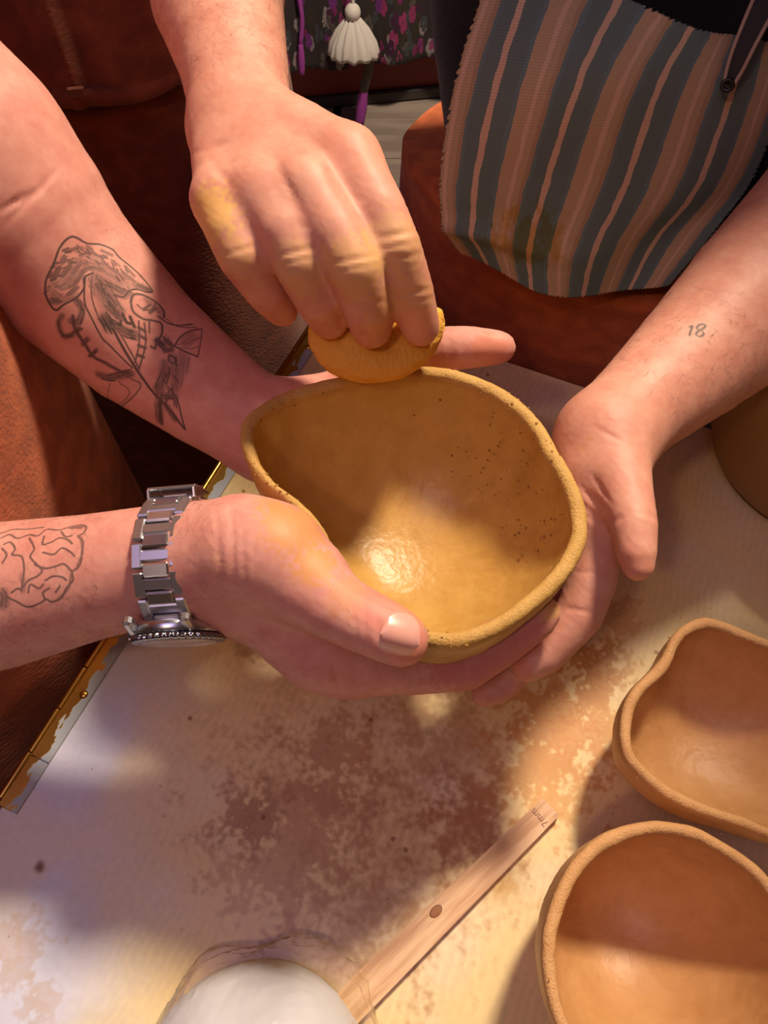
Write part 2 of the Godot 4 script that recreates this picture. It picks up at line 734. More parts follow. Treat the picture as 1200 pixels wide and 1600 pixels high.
func pendant_lamp(at: Vector3, color: Color, energy: float, size: float, label: String) -> void:
	var t := thing("pendant_lamp", label, "lamp", at)
	var enamel := mat(rgb8(40, 60, 50), 0.35)
	var sh := []
	for q in [[0.16, -0.02], [0.162, -0.018], [0.14, 0.05], [0.08, 0.11], [0.03, 0.14], [0.03, 0.18], [0.025, 0.18], [0.025, 0.135], [0.075, 0.105], [0.135, 0.047], [0.158, -0.02], [0.16, -0.02]]:
		sh.append(Vector2(q[0], q[1]) * maxf(1.0, size / 0.065))
	put("shade", solid(lathe(sh, 48, at, false)), enamel, t)
	var glow := mat(Color.WHITE, 0.5)
	glow.emission_enabled = true
	glow.emission = color
	glow.emission_energy_multiplier = 3.0
	var prof := []
	for k in 13: prof.append(Vector2(sin(PI * k / 12.0) * size, -cos(PI * k / 12.0) * size))
	put("bulb", solid(lathe(prof, 24, at)), glow, t)
	put("socket", solid(lathe([Vector2(0.014, size * 0.9), Vector2(0.014, 0.11 + size), Vector2(0.006, 0.115 + size)], 16, at)), mat(rgb8(30, 28, 26), 0.5), t)
	put("cord", solid(tube([at + Vector3(0, 0.19, 0), Vector3(at.x, 2.6, at.z)], 0.003, 8)), mat(rgb8(20, 18, 18), 0.7), t)
	var l := OmniLight3D.new()
	l.name = "lamp_light"
	l.light_color = color
	l.light_energy = energy
	l.light_size = size
	l.omni_range = 8.0
	l.omni_attenuation = 2.0
	l.shadow_enabled = true
	t.add_child(l, true)

func fill_panel(at: Vector3, size: Vector2, color: Color, energy: float) -> void:
	var t := thing("added_fill_light", "added square panel at the ceiling giving a cool violet fill light", "lamp", at)
	put("housing", block(Vector3(size.x + 0.06, 0.05, size.y + 0.06), 0.006), mat(rgb8(200, 200, 205), 0.5), t, Transform3D(Basis(), at + Vector3(0, 0.012, 0)))
	var glow := mat(Color.WHITE, 0.6)
	glow.emission_enabled = true
	glow.emission = color
	glow.emission_energy_multiplier = 0.4
	put("diffuser", block(Vector3(size.x, 0.008, size.y), 0.002), glow, t, Transform3D(Basis(), at + Vector3(0, -0.018, 0)))
	var l := AreaLight3D.new()
	l.name = "fill_panel_light"
	l.light_color = color
	l.light_energy = energy
	l.area_size = size
	l.area_range = 8.0
	l.shadow_enabled = true
	l.rotation.x = -PI / 2
	l.position = Vector3(0, -0.03, 0)
	t.add_child(l, true)

func materials() -> void:
	M.terracotta = cloth_mat(rgb8(156, 74, 34), rgb8(186, 94, 48), "terracotta")
	M.dark_terracotta = cloth_mat(rgb8(108, 47, 22), rgb8(130, 60, 30), "dark_terracotta")  # far apron: its shade is put into a darker terracotta
	M.seam = mat(rgb8(92, 40, 20), 0.9)
	M.black_cloth = cloth_mat(rgb8(10, 9, 10), rgb8(17, 15, 16), "black_cloth")
	M.trousers = cloth_mat(rgb8(20, 20, 26), rgb8(32, 30, 36), "trousers")
	M.clay = mat(Color.WHITE, 0.40)
	M.clay.vertex_color_use_as_albedo = true
	relief(M.clay, noise_tex("clay_grain", 0.03, 5, 512), 0.035, 9.0)
	M.dry_clay = mat(Color.WHITE, 0.46)
	M.dry_clay.vertex_color_use_as_albedo = true
	relief(M.dry_clay, noise_tex("clay_grain", 0.03, 5, 512), 0.03, 9.0)
	M.rim = mat(Color.WHITE, 0.72)
	M.rim.vertex_color_use_as_albedo = true
	relief(M.rim, noise_tex("grit", 0.10, 4, 512), 0.045, 12.0)
	M.dry_rim = M.rim
	M.steel = mat(rgb8(205, 205, 210), 0.26, 1.0)
	M.brushed = mat(rgb8(190, 190, 196), 0.36, 1.0)
	M.nail = mat(rgb8(218, 156, 142), 0.3)
	M.nail.subsurf_scatter_enabled = true
	M.nail.subsurf_scatter_strength = 0.05
	M.hair = mat(rgb8(70, 44, 34), 0.5)

# ---------------------------------------------------------------- setting
func room() -> void:
	var wall := mat(rgb8(92, 74, 66), 0.9)
	relief(wall, noise_tex("plaster", 0.02, 5), 0.15, 1.5)
	var parts := [["wall_back", Vector3(5.2, 2.7, 0.1), Vector3(0, 1.3, -3.05)], ["wall_front", Vector3(5.2, 2.7, 0.1), Vector3(0, 1.3, 1.65)], ["wall_left", Vector3(0.1, 2.7, 4.8), Vector3(-2.55, 1.3, -0.7)], ["wall_right", Vector3(0.1, 2.7, 4.8), Vector3(2.55, 1.3, -0.7)], ["ceiling", Vector3(5.2, 0.1, 4.8), Vector3(0, 2.65, -0.7)]]
	for p in parts:
		var m := wall if p[0] != "ceiling" else mat(rgb8(190, 182, 176), 0.9)
		tag(put(p[0], block(p[1], 0.004), m, null, Transform3D(Basis(), p[2])), "", "", "", "structure")
	var fl := put("floor", block(Vector3(5.2, 0.1, 4.8), 0.004), mat(rgb8(40, 37, 35), 0.9), null, Transform3D(Basis(), Vector3(0, -0.062, -0.7)))
	tag(fl, "", "", "", "structure")
	# wide grey boards with recessed joints
	var tones := []
	for k in 3:
		var m := mat(Color.WHITE, 0.75)
		m.albedo_texture = noise_tex("board_%d" % k, 0.02, 4, 256, FastNoiseLite.TYPE_SIMPLEX_SMOOTH, ramp2(rgb8(122 + 6 * k, 107 + 6 * k, 98 + 5 * k), rgb8(142 + 6 * k, 127 + 6 * k, 117 + 5 * k)))
		m.uv1_triplanar = true
		m.uv1_scale = Vector3(0.6, 3, 3)
		tones.append(m)
	var board := block(Vector3(2.45, 0.02, 0.155), 0.003)
	for r in 28:
		for s in 2:
			var at := Vector3(-1.24 + 2.47 * s + (0.25 if r % 2 else 0.0) - 0.12, -0.010 - 0.0012 * ((r * 7 + s) % 3), 1.5 - 0.159 * r)
			put("plank", board, tones[(r * 5 + s * 2) % 3], fl, Transform3D(Basis(), at))

func bench() -> void:
	# low red box bench behind the table with a flowered cloth over its front
	var yaw := Basis(Vector3.UP, deg_to_rad(9.0))
	var c := Vector3(0.12, 0.0, -2.30)
	var t := thing("bench", "low red painted box bench on the grey floor behind the table", "bench", c)
	var red := mat(rgb8(120, 36, 30), 0.6)
	relief(red, noise_tex("plaster", 0.02, 5), 0.06, 3.0)
	put("box", block(Vector3(1.7, 0.40, 0.55), 0.006), red, t, Transform3D(yaw, c + Vector3(0, 0.20, 0)))
	put("seat", block(Vector3(1.74, 0.035, 0.60), 0.008), red, t, Transform3D(yaw, c + Vector3(0, 0.4175, 0)))
	put("plinth", block(Vector3(1.62, 0.03, 0.57), 0.004), mat(rgb8(60, 52, 48), 0.7), t, Transform3D(yaw, c + yaw * Vector3(0, 0.015, 0.004)))
	# cloth texture: grey ground with pink, violet and white blossoms
	var s := 384
	var im := Image.create_empty(s, s, false, Image.FORMAT_RGB8)
	im.fill(rgb8(62, 52, 52))
	var r2 := RandomNumberGenerator.new()
	r2.seed = 21
	var pal := [rgb8(176, 40, 128), rgb8(150, 60, 170), rgb8(196, 190, 186), rgb8(120, 112, 104), rgb8(200, 70, 140), rgb8(90, 30, 80), rgb8(84, 96, 100), rgb8(70, 64, 48)]
	for k in 420:
		var col: Color = pal[r2.randi() % pal.size()]
		var p := Vector2(r2.randf() * s, r2.randf() * s)
		var petals := r2.randi_range(3, 6)
		var rad := r2.randf_range(4, 13)
		for q in petals:
			var a := TAU * q / petals + r2.randf() * 0.6
			var cc := p + Vector2(cos(a), sin(a)) * rad * 0.6
			for y in range(int(cc.y - rad * 0.55), int(cc.y + rad * 0.55)):
				for x in range(int(cc.x - rad * 0.55), int(cc.x + rad * 0.55)):
					if Vector2(x, y).distance_to(cc) < rad * 0.5:
						im.set_pixel(posmod(x, s), posmod(y, s), col.lerp(rgb8(40, 30, 34), 0.25 * r2.randf()))
	var cm := mat(Color.WHITE, 0.9)
	cm.albedo_color = rgb8(190, 180, 185)
	cm.albedo_texture = ImageTexture.create_from_image(im)
	cm.uv1_scale = Vector3(2.2, 0.9, 1)
	var front := yaw * Vector3(0, 0, 1)
	var right := yaw * Vector3(1, 0, 0)
	var o := c + front * 0.315
	var net := []
	for row in [[0.45, -0.42], [0.448, -0.12], [0.435, 0.004], [0.30, 0.022], [0.14, 0.03]]:
		var line := []
		for k in 6: line.append(o + right * lerpf(-0.43, 0.30, k / 5.0) + front * row[1] + Vector3(0, row[0], 0))
		net.append(line)
	var cl := thing("patterned_cloth", "dark cloth printed with pink, violet and white flowers hanging over the red bench", "cloth", o)
	put("drape", solid(sheet(net, 60, 50, 0.006, func(u, v): return 0.012 * smoothstep(0.45, 1.0, v) * sin(u * 31.0 + 2.0 * v) + 0.004)), cm, cl)
	# fringe strings with violet ends
	var grey := mat(rgb8(92, 84, 78), 0.9)
	var violet := mat(rgb8(150, 60, 150), 0.9)
	for q in [[466, -10, 472, 116, 0.0026], [578, 60, 562, 192, 0.008]]:
		var a := PZ(q[0], q[1], 1.90)
		var b := PZ(q[2], q[3], 1.89)
		var m := a.lerp(b, 0.6)
		put("string", solid(tube([a, a.lerp(m, 0.5) + Vector3(0.006, 0, 0), m], q[4] + 0.003, 8, 8)), grey if q[3] > 150 else violet, cl)
		put("string_end", solid(tube([m, m.lerp(b, 0.5), b], [q[4] + 0.003, q[4] + 0.006, q[4] + 0.004], 8, 8)), violet, cl)
	# big white tassel
	var top := PZ(552, -20, 1.875)
	var head := PZ(551, 19, 1.87)
	var foot := PZ(552, 86, 1.865)
	var d2 := 1.80
	var white := mat(rgb8(206, 198, 192), 0.95)
	var ts := thing("tassel", "white cotton tassel with a round knotted head hanging before the flowered cloth", "tassel", head)
	var ax := (foot - head)
	var px := d2 / FOCAL
	var fr := frame(Vector3(1, 0, 0), -ax, head)
	var prof := []
	for k in 11: prof.append(Vector2(sin(PI * k / 10.0) * 12.5 * px, -cos(PI * k / 10.0) * 12.5 * px))
	put("head", solid(lathe(prof, 24)), white, ts, Transform3D(fr.basis, head))
	var sk := []
	var ln := ax.length()
	for p in [[8, -0.12], [15, -0.2], [26, -0.4], [36, -0.68], [40, -0.92], [38, -1.02], [20, -1.05], [1, -1.04]]:
		var ring := []
		for k in 72:
			var a := TAU * k / 72
			var rr: float = p[0] * px * (1.0 + 0.05 * sin(a * 17.0) + 0.03 * sin(a * 29.0 + 1.0))
			ring.append(fr * Vector3(cos(a) * rr, p[1] * ln + 0.003 * sin(a * 11.0), sin(a) * rr * 0.7))
		sk.append(ring)
	put("skirt", solid(loft(sk)), white, ts)
	put("cord", solid(tube([head, top, top + Vector3(0, 0.1, -0.02)], 0.004, 8)), white, ts)

func table() -> void:
	var w := 1.3
	var dp := 0.85
	var t := thing("table", "worktable with a pale clay-stained top and a worn brass hinge along its left edge", "table", CORNER)
	# top texture: cream, bluer paler left end, ragged clay smears, bowl shade painted in brown
	var W := 1536
	var H := 1024
	var im1 := nimg(3, 0.006, 5, W, H)
	var im2 := nimg(4, 0.035, 4, W, H)
	var im3 := nimg(5, 0.13, 3, W, H)
	var im4 := nimg(6, 0.018, 3, W, H)
	var stains_and_shade := []  # the broad faint browns paint the shade under the bowl; the rest are clay
	for q in [[600, 1190, 0.12, [184, 140, 98], 0.26, 0.9], [470, 1250, 0.07, [180, 132, 92], 0.22, 0.9], [620, 1330, 0.07, [172, 122, 82], 0.24, 0.9], [700, 1180, 0.06, [160, 104, 62], 0.26, 1.1], [735, 1290, 0.035, [160, 92, 52], 0.5, 0.9],
			[880, 1130, 0.040, [204, 138, 74], 0.95, 1.2], [930, 1040, 0.026, [186, 122, 62], 0.9, 1.2], [850, 1200, 0.036, [206, 146, 80], 0.85, 1.2], [960, 960, 0.022, [190, 130, 70], 0.5, 1.2], [400, 1285, 0.02, [136, 88, 56], 0.55, 1.3], [520, 1190, 0.03, [166, 112, 70], 0.45, 1.3], [385, 1010, 0.010, [140, 96, 60], 0.5, 1.2],
			[20, 1485, 0.02, [190, 150, 120], 0.45, 1.3], [60, 1560, 0.014, [190, 150, 120], 0.4, 1.3], [62, 1353, 0.0042, [112, 70, 52], 0.9, 0.3], [790, 1385, 0.012, [214, 164, 92], 0.6, 0.8], [450, 1310, 0.05, [160, 108, 70], 0.35, 1.2], [560, 1440, 0.05, [170, 120, 74], 0.35, 1.0]]:
		var uv := table_uv(PH(q[0], q[1], TOP))
		stains_and_shade.append([uv, q[2], Vector3(q[3][0], q[3][1], q[3][2]), q[4], q[5]])
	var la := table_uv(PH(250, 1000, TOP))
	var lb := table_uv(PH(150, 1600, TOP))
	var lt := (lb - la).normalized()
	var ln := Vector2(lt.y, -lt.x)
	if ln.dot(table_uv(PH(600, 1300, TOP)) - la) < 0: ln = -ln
	var by := PackedByteArray()
	by.resize(W * H * 3)
	for y in H:
		for x in W:
			var i := y * W + x
			var n1 := im1[i] / 255.0
			var n2 := im2[i] / 255.0
			var n3 := im3[i] / 255.0
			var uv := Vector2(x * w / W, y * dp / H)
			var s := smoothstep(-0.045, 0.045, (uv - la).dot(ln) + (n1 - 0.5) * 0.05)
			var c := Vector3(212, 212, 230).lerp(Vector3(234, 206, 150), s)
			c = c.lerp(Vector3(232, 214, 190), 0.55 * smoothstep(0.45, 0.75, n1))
			# faint grain of the board, right half
			c *= 1.0 - 0.05 * s * absf(sin(uv.x * 620.0 + 9.0 * n1)) * im4[i] / 255.0
			c *= 0.97 + 0.05 * n3
			for q in stains_and_shade:
				var d: float = uv.distance_to(q[0]) / q[1]
				if d < 1.7:
					d += q[4] * ((n2 - 0.5) * 1.3 + (n3 - 0.5) * 1.0)
					var a: float = q[3] * (1.0 - smoothstep(0.1 if q[4] < 1.15 else 0.55, 1.05, d)) * (1.0 if q[4] < 1.15 else 0.55 + 0.45 * smoothstep(0.35, 0.6, n3 * 0.5 + n2 * 0.5))
					if a > 0.0: c = c.lerp(q[2], a)
			by[i * 3] = int(clampf(c.x, 0, 255))
			by[i * 3 + 1] = int(clampf(c.y, 0, 255))
			by[i * 3 + 2] = int(clampf(c.z, 0, 255))
	for k in 240:                                            # specks of dry clay
		var cx := rng.randi_range(20, 900)
		var cy := rng.randi_range(20, H - 20)
		var r := 0 if k % 4 else 1
		for yy in range(cy - r, cy + r + 1):
			for xx in range(cx - r, cx + r + 1):
				var i := (yy * W + xx) * 3
				by[i] = int(by[i] * 0.72)
				by[i + 1] = int(by[i + 1] * 0.62)
				by[i + 2] = int(by[i + 2] * 0.52)
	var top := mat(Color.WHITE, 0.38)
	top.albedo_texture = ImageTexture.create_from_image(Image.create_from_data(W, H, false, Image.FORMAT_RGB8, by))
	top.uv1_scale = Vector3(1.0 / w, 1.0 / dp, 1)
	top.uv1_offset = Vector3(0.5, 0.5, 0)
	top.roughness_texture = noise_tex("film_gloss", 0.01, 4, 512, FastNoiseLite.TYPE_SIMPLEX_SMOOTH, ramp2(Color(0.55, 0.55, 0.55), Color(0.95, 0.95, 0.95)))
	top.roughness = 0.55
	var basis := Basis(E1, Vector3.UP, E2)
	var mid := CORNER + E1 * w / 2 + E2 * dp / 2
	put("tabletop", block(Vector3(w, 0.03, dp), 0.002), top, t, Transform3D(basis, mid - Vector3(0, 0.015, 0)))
	var wood := mat(rgb8(120, 84, 52), 0.6)
	wood.albedo_texture = noise_tex("leg_wood", 0.03, 4, 256, FastNoiseLite.TYPE_SIMPLEX_SMOOTH, ramp2(rgb8(150, 120, 92), rgb8(240, 220, 200)))
	wood.uv1_triplanar = true
	wood.uv1_scale = Vector3(8, 1, 8)
	for p in [[0.07, 0.07], [w - 0.07, 0.07], [w - 0.07, dp - 0.07], [0.07, dp - 0.07]]:
		put("leg", block(Vector3(0.06, 0.716, 0.06), 0.004), wood, t, Transform3D(basis, CORNER + E1 * p[0] + E2 * p[1] - Vector3(0, 0.39, 0)))
	for p in [[w / 2, 0.07, w - 0.2, 0.025], [w / 2, dp - 0.07, w - 0.2, 0.025], [0.07, dp / 2, 0.025, dp - 0.2], [w - 0.07, dp / 2, 0.025, dp - 0.2]]:
		put("apron_rail", block(Vector3(p[2], 0.08, p[3]), 0.003), wood, t, Transform3D(basis, CORNER + E1 * p[0] + E2 * p[1] - Vector3(0, 0.071, 0)))
	# hinge: brass leaf under flaking blue grey paint
	var stop := table_uv(PH(30, 1275, TOP)).y
	var hinge := Node3D.new()
	hinge.name = "hinge"
	t.add_child(hinge)
	var leaf := mat(Color.WHITE, 0.32)
	var hw := 64
	var hh := 1024
	var a1 := nimg(8, 0.02, 4, hw, hh)
	var hb := PackedByteArray()
	hb.resize(hw * hh * 3)
	var mb := PackedByteArray()
	mb.resize(hw * hh * 3)
	for y in hh:
		for x in hw:
			var i := y * hw + x
			var e := float(x) / hw + (a1[i] / 255.0 - 0.5) * 0.75
			var paint_on := smoothstep(0.46, 0.52, e)
			if y > hh * 0.90: paint_on = smoothstep(0.60, 0.66, e)
			var c := Vector3(214, 170, 84).lerp(Vector3(166, 172, 180), paint_on)
			hb[i * 3] = int(c.x)
			hb[i * 3 + 1] = int(c.y)
			hb[i * 3 + 2] = int(c.z)
			mb[i * 3] = 0
			mb[i * 3 + 1] = int(lerpf(80, 170, paint_on))
			mb[i * 3 + 2] = int(lerpf(255, 0, paint_on))
	leaf.albedo_texture = ImageTexture.create_from_image(Image.create_from_data(hw, hh, false, Image.FORMAT_RGB8, hb))
	var orm := ImageTexture.create_from_image(Image.create_from_data(hw, hh, false, Image.FORMAT_RGB8, mb))
	leaf.metallic = 1.0
	leaf.metallic_texture = orm
	leaf.metallic_texture_channel = BaseMaterial3D.TEXTURE_CHANNEL_BLUE
	leaf.roughness = 1.0
	leaf.roughness_texture = orm
	leaf.roughness_texture_channel = BaseMaterial3D.TEXTURE_CHANNEL_GREEN
	var lw := 0.0135
	for seg in [[0.0, stop - 0.033], [stop - 0.0325, stop]]:
		var ll: float = seg[1] - seg[0]
		var lm := leaf.duplicate() as StandardMaterial3D
		lm.uv1_scale = Vector3(1.0 / lw, 1.0 / stop, 1)
		lm.uv1_offset = Vector3(0.5, (seg[0] + ll / 2) / stop, 0)
		put("leaf", block(Vector3(lw, 0.0016, ll), 0.0004), lm, hinge, Transform3D(basis, CORNER + E1 * (lw / 2 - 0.001) + E2 * (seg[0] + ll / 2) + Vector3(0, 0.001, 0)))
	var brass := mat(rgb8(206, 160, 78), 0.28, 1.0)
	var kn := solid(tube([Vector3(0, 0, -0.0147), Vector3(0, 0, -0.0143), Vector3(0, 0, 0.0143), Vector3(0, 0, 0.0147)], [0.0017, 0.0024, 0.0024, 0.0017], 12))
	var q := 0.02
	while q < stop - 0.016:
		put("knuckle", kn, brass, hinge, Transform3D(basis, CORNER + E1 * -0.0022 + E2 * q + Vector3(0, 0.0012, 0)))
		q += 0.0302
	var sc := solid(lathe([Vector2(0.0, 0.0), Vector2(0.0030, 0.0), Vector2(0.0026, 0.0008), Vector2(0.0012, 0.0013), Vector2(0.0, 0.0014)], 16))
	for f in [0.33, 0.52, 0.62, 0.83, 0.12]:
		put("screw", sc, brass, hinge, Transform3D(basis, CORNER + E1 * 0.0072 + E2 * (stop * f) + Vector3(0, 0.0017, 0)))

func nimg(sd: int, freq: float, oct: int, w: int, h: int) -> PackedByteArray:
	var n := FastNoiseLite.new()
	n.seed = sd
	n.noise_type = FastNoiseLite.TYPE_SIMPLEX_SMOOTH
	n.frequency = freq
	n.fractal_octaves = oct
	var im := n.get_image(w, h, false, false, true)
	im.convert(Image.FORMAT_L8)
	return im.get_data()

# ---------------------------------------------------------------- clay
# an open bowl: outer rim through given points, rounded lip, hollow inside
func bowl_mesh(rim: Array, bottom: Vector3, thick: float, colors: Array, dents := [], n := 220, rough := 0.0005, base_r := 0.14, smooth := 4) -> Dictionary:
	var R := []
	var C := Vector3.ZERO
	for k in n:
		R.append(along(rim, float(k) / n, true))
		C += R[k]
	for pass_ in smooth:
		var sm := R.duplicate()
		for k in n: R[k] = (sm[(k + n - 2) % n] + sm[(k + 1) % n] + sm[k] + sm[(k + n - 1) % n] + sm[(k + 2) % n]) / 5.0
	C /= n
	var avg := 0.0
	for k in n: avg += Vector2(R[k].x - C.x, R[k].z - C.z).length() / n
	var rings := []
	var ns := 40
	for side in 2:
		for j in ns:
			var s := float(j) / (ns - 1)
			if side: s = 1.0 - s
			var ring := []
			for k in n:
				var rv: Vector3 = R[k] - C
				var flat := Vector3(rv.x, 0, rv.z)
				var dir := flat.normalized()
				var vec := (dir * avg).lerp(flat, pow(s, 0.6))
				var gr := pow(sin(lerpf(base_r if not side else 0.02, 1.0, s) * PI / 2), 0.95)
				if side: vec -= dir * thick * (0.95 + 0.16 * noise.get_noise_2d(cos(TAU * k / n) * 1.1, sin(TAU * k / n) * 1.1))
				var hgt := 1.0 - cos(s * PI / 2)
				var c := Vector3(lerpf(bottom.x, C.x, s), 0, lerpf(bottom.z, C.z, s))
				var p := c + vec * gr
				p.y = lerpf(bottom.y + (thick if side else 0.0), R[k].y, hgt)
				for d in dents:                                # [rim fraction, width, depth, from, to] pushes the wall outwards
					var dd := absf(fposmod(float(k) / n - d[0] + 0.5, 1.0) - 0.5)
					p += dir * d[2] * exp(-dd * dd / (d[1] * d[1])) * smoothstep(d[3], d[4], s) * (1.0 - 0.6 * smoothstep(0.9, 1.0, s))
				p += dir * rough * noise.get_noise_3dv(p * 60.0) + dir * rough * 0.5 * noise.get_noise_3dv(p * 420.0)
				ring.append(p)
			rings.append(ring)
		if side == 0:
			for e in range(1, 8):                             # the lip
				var a := PI * e / 8.0
				var ring := []
				for k in n:
					var rv: Vector3 = R[k] - C
					var dir := Vector3(rv.x, 0, rv.z).normalized()
					var th := thick * (0.95 + 0.16 * noise.get_noise_2d(cos(TAU * k / n) * 1.1, sin(TAU * k / n) * 1.1))
					var p: Vector3 = rings[ns - 1][k] - dir * th * (0.5 - 0.5 * cos(a)) + Vector3(0, thick * 0.42 * sin(a), 0)
					p += Vector3(0, 1, 0) * rough * 0.7 * noise.get_noise_3dv(p * 200.0)
					ring.append(p)
				rings.append(ring)
	var g := loft(rings)
	var col := PackedColorArray()
	for p in g.v:
		var f := clampf(0.5 + 0.5 * noise.get_noise_3dv(p * 45.0) + 0.3 * noise.get_noise_3dv(p * 200.0), 0, 1)
		col.append(colors[0].lerp(colors[1], f))
	g.c = col
	return g

# the bowl's mesh with the rough cut lip as a surface of its own
func rimmed(g: Dictionary, smooth: Material, rough: Material) -> ArrayMesh:
	orient(g)
	var n := 220 * 6
	var idx: PackedInt32Array = g.i
	var lip := idx.slice(38 * n, 48 * n)
	var rest := idx.slice(0, 38 * n)
	rest.append_array(idx.slice(48 * n))
	var nn := normals_of(g.v, idx)
	var m := ArrayMesh.new()
	for s in 2:
		var a := []
		a.resize(Mesh.ARRAY_MAX)
		a[Mesh.ARRAY_VERTEX] = g.v
		a[Mesh.ARRAY_NORMAL] = nn
		a[Mesh.ARRAY_COLOR] = g.c
		a[Mesh.ARRAY_INDEX] = rest if s == 0 else lip
		m.add_surface_from_arrays(Mesh.PRIMITIVE_TRIANGLES, a)
		m.surface_set_material(s, smooth if s == 0 else rough)
	return m

func crumbs(parent: Node, where: Array, r0: float, r1: float, color: Color) -> void:
	var mm := MultiMesh.new()
	mm.transform_format = MultiMesh.TRANSFORM_3D
	var prof := []
	for k in 6: prof.append(Vector2(sin(PI * k / 5.0) * (0.8 if k % 2 else 1.0), -cos(PI * k / 5.0)))
	mm.mesh = solid(lathe(prof, 7))
	mm.instance_count = where.size()
	for k in where.size():
		var r := rng.randf_range(r0, r1)
		var b := Basis.from_euler(Vector3(rng.randf() * 6, rng.randf() * 6, rng.randf() * 6)).scaled(Vector3(r, r * rng.randf_range(0.5, 1.0), r * rng.randf_range(0.5, 1.3)))
		mm.set_instance_transform(k, Transform3D(b, where[k]))
	var o := MultiMeshInstance3D.new()
	o.multimesh = mm
	o.material_override = mat(color, 0.8)
	o.name = "clay_crumbs"
	parent.add_child(o)
	var up: Vector3 = (parent as Node3D).position
	o.position = -up
	o.set_meta("kind", "stuff")

func held_bowl() -> void:
	var pts := [[681, 575], [712, 581], [753, 594], [790, 612], [820, 634], [842, 660], [862, 695], [888, 731], [906, 767], [918, 809], [918, 845], [903, 881], [877, 917], [836, 953], [795, 982], [753, 1004], [712, 1014], [676, 1012], [640, 1000], [595, 972], [555, 940], [525, 908], [507, 884], [490, 846], [464, 803], [433, 778], [399, 748], [380, 712], [374, 680], [381, 655], [400, 640], [430, 622], [470, 605], [540, 588], [620, 575]]
	var rim := []
	for p in pts:
		var h := 0.937
		if p[0] < 480: h += 0.006 * smoothstep(480, 380, p[0])
		rim.append(PH(p[0], p[1], h))
	var bottom := Vector3(0.012, 0.860, -0.187)
	var t := thing("bowl", "wet yellow ochre clay bowl with a wavy rim held up in four hands' fingers", "bowl", bottom)
	t.set_meta("label", "wet yellow ochre clay bowl with wavy rim, held above the table in several hands")
	var g := bowl_mesh(rim, bottom, 0.0075, [lin(196, 154, 84), lin(176, 132, 64)], [[0.155, 0.02, 0.003, 0.45, 0.85]])
	put("body", rimmed(g, M.clay, M.rim), null, t)
	# grit and torn crumbs along the inner right wall and on the lip
	var n := normals_of(g.v, g.i)
	var at := []
	var tries := 0
	while at.size() < 190 and tries < 60000:
		tries += 1
		var k = rng.randi() % (g.v.size() - 2)
		var p: Vector3 = g.v[k]
		var inner = k > 220 * 40
		var right := (p - bottom).normalized().dot(Vector3(1, 0.2, -0.5).normalized())
		if inner and p.y > 0.885 and rng.randf() < (0.6 if right > 0.75 else 0.02 if right > 0.2 else 0.006 + (0.3 if p.y > 0.936 else 0.0)): at.append(p)
	crumbs(t, at, 0.0003, 0.0009, rgb8(150, 104, 44))

func table_bowls() -> void:
	var a := [[1160, 984], [1117, 968], [1092, 966], [1066, 977], [1045, 1001], [1032, 1030], [1011, 1052], [990, 1073], [973, 1103], [967, 1145], [973, 1183], [998, 1213], [1032, 1243], [1075, 1266], [1117, 1281], [1160, 1294], [1200, 1311], [1262, 1325], [1325, 1300], [1370, 1230], [1372, 1150], [1330, 1070], [1265, 1025], [1205, 1003]]
	var b := [[1020, 1282], [981, 1288], [947, 1300], [913, 1324], [888, 1353], [867, 1392], [852, 1438], [846, 1481], [850, 1536], [865, 1596], [905, 1670], [975, 1725], [1070, 1745], [1170, 1715], [1240, 1640], [1268, 1550], [1255, 1460], [1200, 1370], [1160, 1336], [1126, 1314], [1088, 1293], [1058, 1286]]
	var cols := [lin(208, 158, 106), lin(190, 138, 86)]
	var lab := ["tan clay bowl with a deeply pinched wavy rim on the table, beside the yellow bowl's holder", "round tan clay bowl nearest the viewer, in front of the pinched one"]
	lab[0] = "smooth tan clay bowl with pinched wavy rim, behind the rounder tan bowl"
	lab[1] = "smooth tan clay bowl with round rim, in front of the pinched tan bowl"
	for k in 2:
		var rim := []
		var c := Vector3.ZERO
		for p in [a, b][k]:
			var q := PH(p[0], p[1], TOP + (0.072 if k == 0 else 0.085))
			if k == 0: q = PH(p[0], p[1], TOP + 0.070 - 0.008 * smoothstep(1150, 1300, p[1]))
			rim.append(q)
			c += q
		c /= rim.size()
		c.y = TOP
		var t := thing("bowl", lab[k], "bowl", c)
		t.set_meta("group", "tan clay bowls on the table")
		put("body", rimmed(bowl_mesh(rim, c, 0.0068, cols, [], 220, 0.0004, 0.13, 2), M.dry_clay, M.dry_rim), null, t)
		var at := []
		for q in 14: at.append(rim[rng.randi() % rim.size()] + Vector3(rng.randf_range(-0.004, 0.004), 0.0035, rng.randf_range(-0.004, 0.004)))
		crumbs(t, at, 0.0002, 0.0005, rgb8(150, 96, 50))

